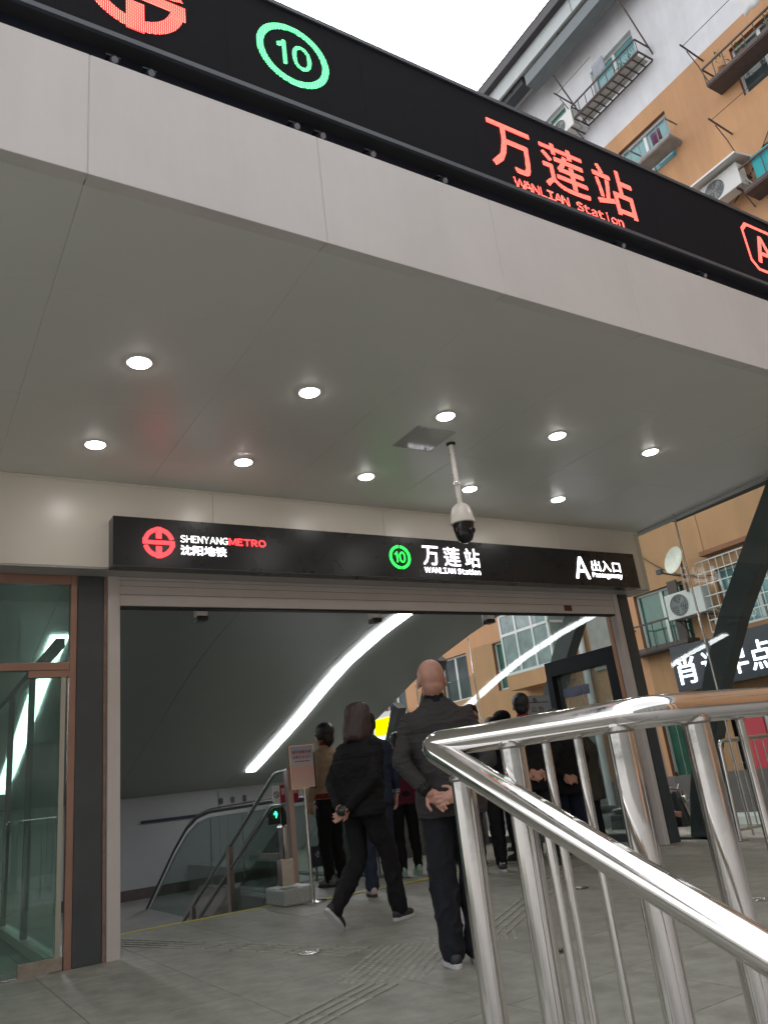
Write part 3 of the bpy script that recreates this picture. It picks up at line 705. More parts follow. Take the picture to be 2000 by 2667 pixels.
for xx in (4.2, 5.5):
    P = escprof(1.0); mb = MB(); poly = [(y, z) for y, z in P] + [(17.6, -2.9), (12.6, -.05), (9.7, -.0)]
    obj('glass_side', MB().prism(poly, 0, xx, xx + .012), glass_mat('balustrade_glass', (.62, .70, .67), 1.5, .05), ex)
    mb = MB(); Q = [(xx + .006, y, z + .035) for y, z in P]; Q = [(xx + .006, 9.75, .55), (xx + .006, 9.5, .72), (xx + .006, 9.5, .95)] + Q
    obj('moving_handrail', MB().tube(fillet(Q, [.1] * (len(Q) - 2), 4), .034, 12), mat('handrail_rubber', (.012, .012, .014), .35), ex, smooth=True)
    mb = MB()
    for a, b in zip(P[:-1], P[1:]): mb.bar((xx + .006, a[0], a[1] - .03), (xx + .006, b[0], b[1] - .03), .03, .05, up=(0, 0, 1))
    obj('light_profile', mb, mat('profile_steel', (.62, .64, .62), .25, metal=.6), ex)
    for y in (10.9, 12.2): box('glass_joint', (xx - .002, y, -.02), (xx + .014, y + .008, .98), rm, ex)
    mb = MB(); mb.prism([(9.6, 0), (12.6, 0), (17.6, -2.9), (17.6, -3.3), (12.4, -.4), (9.6, -.4)], 0, xx - .06, xx + .07)
    obj('skirt', mb, chrome2, ex)
    box('newel', (xx - .055, 9.42, 0), (xx + .065, 9.62, .78), chrome2, ex, bevel=.03)
for i in range(22):
    y = 10.6 + i * .32; z = 0 if i < 5 else -(i - 4) * .19
    box('escalator_step', (4.29, y, z - .25), (5.43, y + .31, z - .02), mat('step_alloy', (.25, .25, .25), .4, metal=.6), ex)
box('comb_plate', (4.29, 10.4, -.03), (5.43, 10.6, .004), chrome2, ex)
# green arrow on newel
garr = emis('green_arrow', (.03, 1, .3), 1.6)
text('direction_arrow', '↑', (4.035, 9.40, .87), *XZ, w=.045, h=.075, m=garr, parent=ex, depth=.004, bold=.003)
box('arrow_housing', (3.97, 9.41, .80), (4.12, 9.44, 1.0), mat('arrow_black', (.02, .02, .02), .4), ex)

nc = empty('no_climbing_sign', (3.95, 8.86, 1.1), 'small white and red no climbing sign on the stair handrail', 'sign')
box('white_half', (3.80, 8.85, 1.03), (3.89, 8.86, 1.23), mat('sign_white', (.7, .7, .7), .4), nc); box('red_half', (3.892, 8.85, 1.03), (4.12, 8.86, 1.23), mat('sign_red', (.42, .01, .03), .4), nc)
text('warning', '禁止攀爬', (3.905, 8.85, 1.12), *XZ, w=.21, h=.075, m=mat('print_white', (.8, .8, .8), .5), parent=nc, depth=.001)
mb = MB(); ring(mb, (3.845, 8.849, 1.13), .028, .036, *XZ, .001, n=24); mb.bar((3.823, 8.847, 1.152), (3.867, 8.847, 1.108), .002, .006); mb.bar((3.845, 8.8465, 1.15), (3.845, 8.8465, 1.11), .002, .014)
obj('prohibition_mark', mb, mat('print_black', (.03, .02, .02), .5), nc)

ps = empty('poster_stand', (4.0, 8.44, 0), 'chrome pole stand with a pastel notice in red characters beside the stair handrail', 'sign')
pm = mat('poster', (.55, .45, .42), .35)
N = pm.node_tree.nodes; L = pm.node_tree.links; tc = N.new("ShaderNodeTexCoord"); sp = N.new("ShaderNodeSeparateXYZ"); cr = N.new("ShaderNodeValToRGB"); mr = N.new("ShaderNodeMapRange")
L.new(tc.outputs['Generated'], sp.inputs[0]); L.new(sp.outputs[2], mr.inputs[0]); L.new(mr.outputs[0], cr.inputs[0]); L.new(cr.outputs[0], N["Principled BSDF"].inputs['Base Color'])
cr.color_ramp.elements[0].color = (.62, .46, .38, 1); cr.color_ramp.elements[1].color = (.30, .38, .52, 1)
e2 = cr.color_ramp.elements.new(.45); e2.color = (.62, .36, .33, 1); e2 = cr.color_ramp.elements.new(.65); e2.color = (.38, .48, .52, 1)
px0, px1, pz0, pz1, py = 3.845, 4.155, 1.155, 1.63, 8.44
box('poster', (px0 + .012, py - .004, pz0 + .012), (px1 - .012, py + .004, pz1 - .012), pm, ps)
for nm, a, b in (('frame_side', (px0, py - .01, pz0), (px0 + .012, py + .01, pz1)), ('frame_side', (px1 - .012, py - .01, pz0), (px1, py + .01, pz1)), ('frame_bar', (px0 + .0121, py - .01, pz0), (px1 - .0121, py + .01, pz0 + .012)), ('frame_bar', (px0 + .0121, py - .01, pz1 - .012), (px1 - .0121, py + .01, pz1))):
    box(nm, a, b, chrome, ps)
rp = mat('print_red', (.45, .03, .04), .5)
text('heading', '请勿倚靠扶梯', (px0 + .04, py - .004, 1.535), *XZ, w=.235, h=.036, m=rp, parent=ps, depth=.001, bold=.001); text('heading', '注意安全出行', (px0 + .04, py - .004, 1.482), *XZ, w=.235, h=.036, m=rp, parent=ps, depth=.001, bold=.001)
box('red_rule', (px0 + .06, py - .0055, 1.447), (px1 - .06, py - .0045, 1.458), rp, ps)
obj('pole', MB().tube([(4.01, py, .02), (4.01, py, pz0)], .019, 16), chrome, ps, smooth=True); obj('base', MB().lathe([(.15, 0), (.15, .012), (.04, .024), (.02, .03)], (4.01, py, 0), n=28), chrome2, ps, smooth=True)
# low parapet behind the escalator with a blue notice
lp = empty('parapet', (7.2, 11.25, 0), 'low dark grey stone parapet behind the queue', 'low wall')
box('wall', (5.75, 11.2, 0), (8.6, 11.4, .92), mat('parapet_stone', (.13, .13, .125), .5, var=.15), lp); box('coping', (5.72, 11.17, .92), (8.62, 11.43, .96), rm, lp)
cn = empty('caution_notice', (5.1, 10.2, 0), 'dark blue caution notice with white characters low behind the poster stand', 'sign')
box('board', (4.95, 10.35, .17), (5.42, 10.365, .43), mat('notice_blue', (.02, .03, .06), .4), cn)
text('warning', '小心夹脚', (5.0, 10.35, .29), *XZ, w=.36, h=.08, m=mat('print_white', (.8, .8, .8), .5), parent=cn, depth=.001); box('leg', (5.0, 10.366, 0), (5.03, 10.38, .43), rm, cn); box('leg', (5.34, 10.366, 0), (5.37, 10.38, .43), rm, cn)
# metro notice board near the doorway
nb = empty('notice_board', (8.2, 9.0, 0), 'pale metro notice board with black characters beside the red collared man', 'sign')
box('board', (7.93, 9.0, 1.4), (8.42, 9.03, 2.10), mat('notice_pale', (.45, .47, .5), .4), nb); box('black_rule', (7.97, 8.996, 1.995), (8.38, 9.0, 2.005), mat('print_black', (.03, .02, .02), .5), nb)
mb = MB(); metro_logo(mb, (8.12, 8.998, 2.03), .035, *XZ, .002); obj('metro_emblem', mb, mat('print_black', (.03, .02, .02), .5), nb)
text('heading', '公 告', (8.03, 9.0, 1.86), *XZ, w=.24, h=.08, m=mat('print_black', (.03, .02, .02), .5), parent=nb, depth=.001)
for x in (8.0, 8.34): obj('leg', MB().tube([(x, 9.05, 0), (x, 9.05, 2.0)], .015, 10), chrome2, nb)
# lit panel lamps below, seen through the stair glass
for i, (x, y, z, w, lab) in enumerate(((3.55, 15.9, -1.35, .9, 'bright ceiling lamp panel deep in the stair well, left'), (6.0 - .9, 16.9, -1.0, .28, 'smaller lamp panel deep in the stair well, right'))):
    box('lamp_panel', (x, y, z), (x + w, y + .5, z + .03), emis('panel_glow', (1, .97, .85), 3), None, label=lab, cat='ceiling light', group='lamp panels in the stair well')

# ============================================================ APARTMENT BUILDING
XB = 15.0
orange = mat('orange_render', (.45, .245, .12), .85, var=.12, scale=.9, bump=.1, bscale=30, streak=.22)
whiter = mat('white_render', (.58, .58, .60), .85, var=.08, scale=1.2, bump=.08, bscale=30, streak=.18)
reveal_o = mat('brown_reveal', (.24, .10, .05), .85, var=.15, scale=4)
wframe = mat('white_window_frame', (.55, .57, .56), .4)
paneteal = mat('teal_film_pane', (.09, .24, .25), .08, var=.15, scale=2, spec=.8); panedark = mat('dark_pane', (.05, .065, .065), .06, var=.3, scale=1.5, spec=.8); panegreen = mat('green_pane', (.03, .11, .075), .08, var=.35, scale=2, spec=.8)
rust = mat('rusty_iron', (.075, .055, .05), .75, var=.3, scale=12)
ap = empty('apartment_building', (15, 10, -.5), 'orange and white rendered apartment block rising behind the metro canopy', 'building')
holes = []   # y0,y1,z0,z1,pane,mullions
floors = [1.9, 4.7, 7.5, 10.3, 13.1, 15.9, 18.9]
for f, zt in enumerate(floors):
    for (a, b, pn) in ((-19.6, -18.2, panedark), (-13.6, -12.2, panedark), (-7.6, -6.2, panedark), (-4.6, -3.2, panedark), (-1.4, 0, paneteal), (2.0, 3.4, panedark), (5.2, 6.5, panedark), (8.35, 9.85, paneteal), (11.1, 12.55, panegreen), (14.4, 15.8, panedark), (16.95, 18.05, panegreen), (19.35, 20.8, panedark), (23.0, 24.4, panedark), (26.2, 27.6, panedark), (30, 31.4, panedark), (34, 35.4, panegreen)):
        z0, z1 = zt - 1.38, zt
        if f == 1 and a == 14.4: continue
        if f == 1 and a == 8.35: a, b, z0 = 8.6, 10.25, 3.42
        if f == 0 and 5 < a < 11: continue
        if f == 0 and a == 11.1: a, b = 11.3, 12.55
        if f == 6 and a == 8.35: a, b = 8.6, 10.05; z0 = 17.75
        holes.append((a, b, z0, z1, pn, f))
holes.append((-8.2 + 18.0, 9.8 + .95, -.22, 1.9, None, 0))
BND = 16.42
def wall_grid(name, zlo, zhi, m, hs):
    Y = sorted({-40, 46} | {h[0] for h in hs} | {h[1] for h in hs}); Z = sorted({zlo, zhi} | {h[2] for h in hs if zlo < h[2] < zhi} | {h[3] for h in hs if zlo < h[3] < zhi})
    mb = MB(); idx = {}
    def V(y, z):
        if (y, z) not in idx: idx[(y, z)] = len(mb.v); mb.v.append(Vector((XB, y, z)))
        return idx[(y, z)]
    for i in range(len(Y) - 1):
        for j in range(len(Z) - 1):
            yc = (Y[i] + Y[i + 1]) / 2; zc = (Z[j] + Z[j + 1]) / 2
            if any(h[0] < yc < h[1] and h[2] < zc < h[3] for h in hs): continue
            mb.f.append((V(Y[i], Z[j]), V(Y[i], Z[j + 1]), V(Y[i + 1], Z[j + 1]), V(Y[i + 1], Z[j]))); mb.mi.append(0)
    return obj(name, mb, m, ap)
wall_grid('wall', -.5, BND, orange, [h for h in holes if h[2] < BND]); wall_grid('upper_wall', BND, 20.6, whiter, [h for h in holes if h[3] > BND])
box('interior_core', (XB + .3, -40, -.5), (XB + 10, 46, 20.4), mat('room_dark', (.04, .04, .04), .9), ap)
for (a, b) in ((-40.02, -40), (46, 46.02)): box('end_wall', (XB, a, -.5), (XB + 10, b, 20.5), orange, ap)
wcache = {}
def window(a, b, z0, z1, pn, rev):
    key = (round(b - a, 2), round(z1 - z0, 2), pn.name, rev.name)
    if key in wcache:
        w = copy_tree(wcache[key], ap); w.matrix_parent_inverse = ap.matrix_world.inverted(); w.location = wcache[key].location + Vector((0, a - wcache[key]['y0'], z0 - wcache[key]['z0'])); return
    mb = MB(); d = .20; x = XB
    for q in (((x, a, z0), (x, a, z1), (x + d, a, z1), (x + d, a, z0)), ((x, b, z0), (x + d, b, z0), (x + d, b, z1), (x, b, z1)), ((x, a, z1), (x, b, z1), (x + d, b, z1), (x + d, a, z1)), ((x, a, z0), (x + d, a, z0), (x + d, b, z0), (x, b, z0))): mb.add(q, [(0, 1, 2, 3)])
    w = obj('window', mb, rev, ap); w['y0'] = a; w['z0'] = z0
    mb = MB(); t = .055; xf = x + d - .09
    mb.box((xf, a, z0), (xf + .06, a + t, z1)); mb.box((xf, b - t, z0), (xf + .06, b, z1)); mb.box((xf, a + t, z0), (xf + .06, b - t, z0 + t)); mb.box((xf, a + t, z1 - t), (xf + .06, b - t, z1))
    c = (a + b) / 2; mb.box((xf - .01, c - .04, z0 + t), (xf + .059, c + .04, z1 - t))
    obj('frame', mb, wframe, w); box('pane', (xf + .03, a + t, z0 + t), (xf + .04, b - t, z1 - t), pn, w)
    wcache[key] = w
for (a, b, z0, z1, pn, f) in holes:
    if pn: window(a, b, z0, z1, pn, whiter if z0 > BND else reveal_o)
# glazed bay on the first floor seen through the opening
bay = box('bay_window', (14.35, 14.9, 3.15), (14.999, 16.85, 3.55), orange, ap)
mb = MB(); x = 14.35
for z in (3.55, 4.62, 5.17): mb.box((x, 14.9, z), (x + .06, 16.85, z + .07))
for y in (14.9, 15.5, 16.15, 16.78): mb.box((x - .003, y, 3.55), (x + .058, y + .07, 5.24))
for z in (3.55, 4.62, 5.17):
    mb.box((x + .061, 16.79, z), (15, 16.85, z + .07)); mb.box((x + .061, 14.9, z), (15, 14.96, z + .07))
obj('bay_frame', mb, wframe, bay); mb = MB(); mb.box((x + .02, 14.93, 3.6), (x + .03, 16.82, 5.2)); mb.box((x + .05, 16.80, 3.6), (15, 16.81, 5.2)); mb.box((x + .05, 14.92, 3.6), (15, 14.93, 5.2))
obj('bay_glass', mb, mat('curtained_pane', (.20, .25, .24), .12, var=.35, scale=3), bay); box('bay_roof', (14.3, 14.85, 5.25), (15, 16.9, 5.32), rust, bay)
box('curtain', (14.6, 15.0, 3.6), (14.62, 16.2, 4.2), wframe, bay)
box('grey_panel', (14.93, 12.95, 3.2), (14.999, 14.15, 4.9), mat('grey_render', (.25, .24, .22), .8, var=.2), ap); obj('drain_pipe', MB().tube([(14.85, 14.37, -.5), (14.85, 14.37, 6.2)], .09, 14), mat('white_pipe', (.55, .56, .55), .5), ap, smooth=True)
box('string_course', (14.94, 13.2, 6.1), (14.999, 20.5, 6.22), reveal_o, ap)
box('ledge', (14.78, 6.5, 5.02), (14.999, 10.35, 5.12), reveal_o, ap)
for z in (6.9, 9.9): box('wall_joint', (14.992, 2, z), (14.998, 20, z + .012), mat('joint_brown', (.30, .15, .07), .9), ap)
box('wall_joint', (14.992, 10.35, 5.1), (14.998, 10.365, 9.0), mat('joint_brown', (.3, .15, .07), .9), ap)
# eaves
dk = mat('roof_tile_dark', (.045, .04, .045), .6, var=.2); gy = mat('eave_grey', (.14, .16, .165), .6, var=.1)
box('eave_soffit', (14.2, -40.5, 20.3), (15.6, 46.5, 20.42), whiter, ap); box('eave_fascia', (14.12, -40.5, 20.1), (14.199, 46.5, 20.62), mat('eave_white', (.42, .45, .45), .6, var=.06), ap)
box('roof_edge', (13.92, -40.5, 20.62), (16.5, 46.5, 20.95), dk, ap); mb = MB(); mb.prism([(13.9, 20.95), (20, 23.5), (26, 20.95)], 1, -40.5, 46.5); obj('roof', mb, dk, ap)
box('eave_duct', (14.2, -9, 19.62), (14.62, 11.6, 20.0), gy, ap); box('eave_duct', (14.25, 11.75, 19.9), (14.6, 14.2, 20.2), mat('duct_dark', (.04, .045, .05), .6), ap)
for y in (9.5, 6.5, 3.5): box('fascia_joint', (14.112, y, 20.1), (14.119, y + .02, 20.6), gy, ap)
for y in (10.2, 12.2, 14): box('duct_hanger', (14.25, y, 20.0), (14.3, y + .05, 20.3), gy, ap)
# sky-blue / pink shopfront pieces at street level
box('plinth', (14.86, -40, -.5), (14.998, 46, .58), mat('grey_dado', (.12, .10, .095), .8, var=.15), ap)
box('door_panel', (14.90, 9.95, -.22), (15.05, 10.5, 1.88), mat('pink_red_panel', (.55, .045, .07), .5), ap); box('shop_door', (14.95, 9.82, -.22), (15.1, 9.945, 1.9), wframe, ap)
box('doorstep', (14.0, 8.2, -.5), (14.86, 11.6, -.22), mat('pale_step', (.48, .48, .45), .7, var=.1), ap); box('doorstep', (13.6, 8.2, -.5), (14.0, 11.6, -.36), mat('pale_step', (.48, .48, .45), .7), ap)
# things hung on the facade ------------------------------------------------
def cage(name, y0, y1, z0, dx, h, lab, cat, group=None, grid=True, m=rust, plate=False):
    e = empty(name, (XB, (y0 + y1) / 2, z0), lab, cat, group); x0 = XB - dx
    if grid:
        for k in range(int((y1 - y0) / .22) + 1):
            y = y0 + (y1 - y0) * k / int((y1 - y0) / .22); obj('floor_bar', MB().bar((x0, y, z0), (XB - .01, y, z0), .025, .025), m, e)
        for q in range(3): obj('floor_rail', MB().bar((x0 + dx * q / 2 * .95 + .01, y0, z0 - .02), (x0 + dx * q / 2 * .95 + .01, y1, z0 - .02), .025, .025), m, e)
    if plate: box('tray', (x0, y0, z0 - .03), (XB - .01, y1, z0 + .10), m, e)
    for z in (z0 + .02, z0 + h):
        obj('rail', MB().bar((x0, y0, z), (x0, y1, z), .03, .04), m, e); obj('rail', MB().bar((x0, y0, z), (XB, y0, z), .03, .03), m, e); obj('rail', MB().bar((x0, y1, z), (XB, y1, z), .03, .03), m, e)
    n = max(2, int((y1 - y0) / .25))
    for k in range(n + 1): obj('upright', MB().bar((x0, y0 + (y1 - y0) * k / n, z0), (x0, y0 + (y1 - y0) * k / n, z0 + h), .016, .016), m, e)
    return e
c1 = cage('balcony_cage', 8.25, 10.5, 17.45, .55, .42, 'long iron balcony cage under the white wall window near the eaves', 'balcony cage', 'iron cages under the windows')
box('white_board', (14.5, 8.35, 17.485), (14.95, 10.4, 17.50), mat('weathered_board', (.42, .42, .40), .8, var=.15), c1)
for y in (8.2, 10.55): obj('drying_arm', MB().bar((XB, y, 17.6), (14.1, y, 19.2 if y < 9 else 18.9), .03, .03), rust, c1)
obj('drying_line', MB().tube([(14.1, 8.2, 19.2), (14.1, 10.55, 18.9)], .008, 6), rust, c1)
cage('balcony_cage', 8.15, 9.25, 14.72, .45, .55, 'short tray of white rails holding a bag under the teal window', 'balcony cage', 'iron cages under the windows', grid=False, m=mat('tray_grey', (.22, .21, .20), .7, var=.3), plate=True)
cage('balcony_cage', 4.9, 6.95, 15.02, .5, .5, 'rusty plant tray under the upper orange wall window at the right edge', 'balcony cage', 'iron cages under the windows', grid=False, plate=True)
cage('balcony_cage', 5.3, 6.9, 12.0, .5, .6, 'iron cage with a teal cloth beside the sheltered air conditioner', 'balcony cage', 'iron cages under the windows', plate=True)
c5 = cage('balcony_cage', 11.0, 12.7, 3.28, .42, .62, 'dark barred planter box under the green window at right', 'balcony cage', 'iron cages under the windows', grid=False, plate=True)
box('teal_cloth', (14.55, 5.6, 12.12), (14.6, 6.6, 12.7), mat('teal_cloth', (.03, .30, .33), .8), None, label='teal cloth hanging in the iron cage at the right edge', cat='cloth')
for k, (y, l2) in enumerate(((8.7, 'small'), (8.95, 'middle'))):
    pass
# clothes racks / brackets
for (y, z, lab) in ((7.1, 16.2, 'thin iron drying bracket on the orange wall left of the plant tray'), (7.0, 13.9, 'curved iron drying bracket above the sheltered air conditioner'), (10.75, 18.4, 'iron drying bracket over the air conditioner on the white wall')):
    e = empty('drying_bracket', (XB, y, z), lab, 'bracket', 'iron drying brackets on the facade')
    obj('arm', MB().bar((XB, y, z), (14.2, y, z + .1), .03, .03), rust, e); obj('stay', MB().tube([(XB, y, z - .8), (14.7, y, z - .3), (14.4, y, z)], .012, 6), rust, e); obj('line', MB().tube([(14.3, y, z + .1), (14.3, y - 1.3, z + .1)], .008, 6), rust, e)
# air conditioners
def aircon(y, z, lab, w=.80, x=14.62, hood=False, big=False):
    e = empty('air_conditioner', (x, y, z), lab, 'air conditioner', 'air conditioner units on the facade'); h = .56; d = .30
    wm = mat('ac_white', (.52, .52, .50), .45, var=.06)
    box('casing', (x - d / 2, y - w / 2, z), (x + d / 2, y + w / 2, z + h), wm, e, bevel=.015)
    mb = MB(); cyy = y + w * .14; U, V = Vector((0, -1, 0)), Vector((0, 0, 1)); c = Vector((x - d / 2 - .001, cyy, z + h / 2))
    for rr in (.05, .10, .15, .20, .235): ring(mb, c, rr - .006, rr, U, V, .012, n=24)
    for k in range(8):
        t = math.pi * k / 4; mb.bar(c + Vector((-.006, 0, 0)), c + Vector((-.006, .235 * math.cos(t), .235 * math.sin(t))), .006, .008, up=(1, 0, 0))
    obj('grille', mb, mat('ac_grille', (.30, .31, .31), .5), e)
    mb = MB(); mb.add([c + Vector((0, .24 * math.cos(t), .24 * math.sin(t))) for t in [2 * math.pi * k / 24 for k in range(24)]], [tuple(range(24))]); o = obj('fan_well', mb, mat('ac_dark', (.05, .055, .06), .5), e)
    mb = MB()
    for k in range(3):
        t = 2 * math.pi * k / 3; mb.add([c + Vector((-.003, .03 * math.cos(t), .03 * math.sin(t))), c + Vector((-.003, .21 * math.cos(t), .21 * math.sin(t))), c + Vector((-.003, .2 * math.cos(t + .7), .2 * math.sin(t + .7))), c + Vector((-.003, .03 * math.cos(t + .9), .03 * math.sin(t + .9)))], [(0, 1, 2, 3)])
    obj('fan', mb, mat('ac_fan', (.16, .17, .17), .5), e)
    for yy in (y - w * .35, y + w * .35):
        mb = MB(); mb.bar((XB, yy, z - .03), (x - d / 2, yy, z - .03), .03, .03); mb.bar((XB, yy, z - .35), (x, yy, z - .03), .02, .02); obj('bracket', mb, rust, e)
    obj('hose', MB().tube([(x, y - w / 2 - .02, z + .15), (x + .1, y - w / 2 - .08, z + .0), (x + .3, y - w / 2 - .05, z - .1), (XB, y - w / 2 - .05, z + .1)], .014, 8), wm, e)
    if hood:
        mb = MB(); mb.prism([(x - .38, z + h + .06), (x + .2, z + h + .22), (XB, z + h + .22), (XB, z + h + .18), (x - .38, z + h + .02)], 1, y - w / 2 - .15, y + w / 2 + .25); obj('rain_hood', mb, mat('hood_white', (.62, .62, .6), .5), e)
    return e
aircon(10.95, 17.35, 'air conditioner on the white wall beside the long balcony cage'); aircon(7.35, 12.25, 'air conditioner under a white rain hood at the right edge', .95, hood=True)
a3 = aircon(10.78, 3.80, 'air conditioner beside the satellite dish with a dark fan', .98)
box('black_screen', (14.9, 11.2, 3.4), (14.95, 11.45, 4.75), rust, None, label='dark metal sheet on the wall between green window and air conditioner', cat='metal sheet')
# washing, plants, cables on the facade
def cloth(y, z, w, h, x, c, lab):
    mb = MB(); n = 10; v = []; f = []
    for a in range(n + 1):
        for b in range(5): v.append((x + .03 * math.sin(a * 1.3 + b * .6) * (b / 4), y + w * a / n, z - h * b / 4 + .01 * math.sin(a)))
    for a in range(n):
        for b in range(4): f.append((a * 5 + b, a * 5 + b + 1, a * 5 + b + 6, a * 5 + b + 5))
    o = obj('laundry', mb.add(v, f), mat('cloth_%s' % c[0], c[1], .85, var=.12), None, lab, 'laundry', smooth=True); o.modifiers.new('t', 'SOLIDIFY').thickness = .008
cloth(5.2, 16.25, .5, .6, 14.35, ('white', (.5, .5, .5)), 'white cloth hung above the rusty plant tray')
cloth(9.3, 18.55, .4, .5, 14.6, ('grey', (.25, .27, .3)), 'grey cloth hung in front of the window by the long cage')
cloth(8.45, 15.35, .28, .35, 14.75, ('plum', (.10, .03, .07)), 'dark plum bag hanging over the short tray')
def plant(y, z, x, h, lab, g='potted plants on the balcony cages'):
    e = empty('potted_plant', (x, y, z), lab, 'plant', g)
    obj('pot', MB().lathe([(.06, 0), (.085, .14), (.09, .15), (.07, .15)], (x, y, z), n=14), mat('terracotta', (.22, .09, .05), .8), e, smooth=True); mb = MB()
    for k in range(46):
        a = random.uniform(0, 6.28); r = random.uniform(.02, .17); zz = z + .15 + random.uniform(.02, h); c = Vector((x + r * math.cos(a), y + r * math.sin(a), zz)); u = Vector((random.uniform(-1, 1), random.uniform(-1, 1), random.uniform(-.3, 1))).normalized() * .05; w = u.orthogonal().normalized() * .018
        mb.add([c - u, c + w, c + u, c - w], [(0, 1, 2, 3)])
    obj('leaves', mb, mat('leaf_green', (.05, .11, .03), .6, var=.4, scale=20), e, kind='stuff')
for k, (y, z, x, h) in enumerate(((5.4, 15.13, 14.65, .35), (6.1, 15.13, 14.7, .25), (6.6, 15.13, 14.65, .45), (8.6, 17.52, 14.7, .35), (9.0, 17.52, 14.7, .25), (8.7, 3.95, 14.8, .3))):
    plant(y, z, x, h, ['small plant at the right end of the rusty tray', 'middle plant in the rusty tray', 'tallest plant in the rusty tray', 'plant at the right end of the long balcony cage', 'low plant in the long balcony cage', 'green plant behind the white security grille'][k])
ce = empty('facade_cables', (14.98, 10, 6), 'thin black cables sagging across the orange wall', 'cable')
for (y0, z0, y1, z1) in ((7.6, 12.3, 11.2, 16.0), (10.3, 4.6, 12.6, 6.2), (7.4, 12.3, 5.2, 14.9), (12.9, 4.9, 17, 5.6), (10.9, 17.3, 10.6, 14.0)):
    P = []
    for k in range(13):
        t = k / 12; P.append((14.965, y0 + (y1 - y0) * t, z0 + (z1 - z0) * t - .35 * math.sin(math.pi * t)))
    obj('cable', MB().tube(P, .011, 6), blackm, ce, smooth=True)
# satellite dish
sdh = empty('satellite_dish', (14.6, 10.55, 4.75), 'white rust stained satellite dish above the air conditioner', 'satellite dish')
ms = mat('dish_white', (.55, .54, .46), .5, var=.18, scale=5)
mb = MB(); mb.lathe([(.002, 0), (.15, .01), (.28, .045), (.36, .08), (.36, .088), (.27, .055), (.14, .02), (.002, .01)], (0, 0, 0), n=32, sx=.8)
d = obj('dish', mb, ms, None, smooth=True); d.matrix_world = Matrix.Translation((14.35, 10.62, 5.0)) @ Euler((math.radians(-20), math.radians(-78), 0)).to_matrix().to_4x4(); d.parent = sdh; d.matrix_parent_inverse = sdh.matrix_world.inverted()
obj('arm', MB().tube([(14.35, 10.62, 4.65), (13.95, 10.8, 4.75)], .018, 8), rust, sdh); obj('mast', MB().tube([(14.45, 10.6, 4.3), (14.45, 10.6, 5.0)], .025, 8), rust, sdh); box('receiver', (13.88, 10.74, 4.72), (13.98, 10.86, 4.82), blackm, sdh)
# white security grille with window at the right edge
sgz = empty('window_grille', (14.5, 9.4, 3.4), 'white security grille over the window above the shop sign', 'grille'); gw = mat('grille_white', (.55, .56, .52), .5)
for k in range(13): obj('bar', MB().bar((14.55, 8.3 + k * .17, 3.35), (14.55, 8.3 + k * .17, 4.85), .012, .012), gw, sgz)
for z in (3.35, 3.6, 3.85, 4.1, 4.35, 4.6, 4.85): obj('crossbar', MB().bar((14.55, 8.3, z), (14.55, 10.34, z), .014, .022), gw, sgz)
for y in (8.3, 10.34):
    for z in (3.35, 3.9, 4.85): obj('arm', MB().bar((14.55, y, z), (15, y, z), .014, .014), gw, sgz)
for k in range(4):
    mb = MB(); ring(mb, (14.56, 10.15 - k * .28, 3.52), .055, .07, (0, -1, 0), (0, 0, 1), .012, n=20); obj('scroll', mb, gw, sgz)
# shop sign
ss = empty('shop_sign', (14.6, 9.5, 2.2), 'black shop sign with big white breakfast shop characters at the right', 'sign')
box('board', (14.5, 5.0, 2.28), (14.99, 11.47, 3.24), mat('sign_black', (.014, .017, .026), .3), ss)
lw = emis('shop_letter_white', (.8, .85, 1), .95)
for ch, y in (('肖', 11.36), ('记', 10.72), ('早', 10.12), ('点', 9.58), ('店', 8.9)):
    text('shop_character', ch, (14.5, y, 2.42), *NYZ, w=.46, h=.56, m=lw, parent=ss, depth=.03, bold=.006)
# low barred window by the column
mb = cage('window_bars', 11.25, 12.6, .5, .12, 1.4, 'thin bars over the low green window behind the right column', 'window bars', grid=False, m=mat('bars_grey', (.2, .22, .2), .6))
# far shop lightbox seen between the ribs
fs = empty('lightbox_sign', (14.6, 23.8, 2.2), 'yellow and white lightbox shop sign seen between the far ribs', 'sign')
box('case', (14.45, 22.9, 2.1), (14.9, 24.5, 3.5), wframe, fs); box('yellow_face', (14.43, 23.0, 2.75), (14.449, 24.35, 3.3), emis('lightbox_yellow', (.85, .72, .0), 1.0), fs); box('white_face', (14.43, 23.0, 2.55), (14.449, 24.35, 2.745), emis('lightbox_white', (.7, .85, .8), .9), fs); box('green_face', (14.43, 23.0, 2.2), (14.449, 24.35, 2.545), emis('lightbox_green', (.02, .3, .15), .8), fs)
box('far_shop_window', (14.5, 24.6, -.3), (14.95, 28.5, 3.3), mat('far_shop_blue', (.06, .09, .13), .4), None, label='dark blue far shop window beyond the yellow lightbox', cat='shop window')
# far block closing the street
fb = empty('far_building', (8, 60, -.5), 'plain pale far building closing the street beyond the hall', 'building')
box('wall', (-30, 60, -.5), (14, 72, 15), whiter, fb)
for i in range(8):
    for j in range(4): box('window', (-20 + i * 4, 59.95, 1 + j * 3.2), (-18.2 + i * 4, 59.99, 2.6 + j * 3.2), panedark, fb)

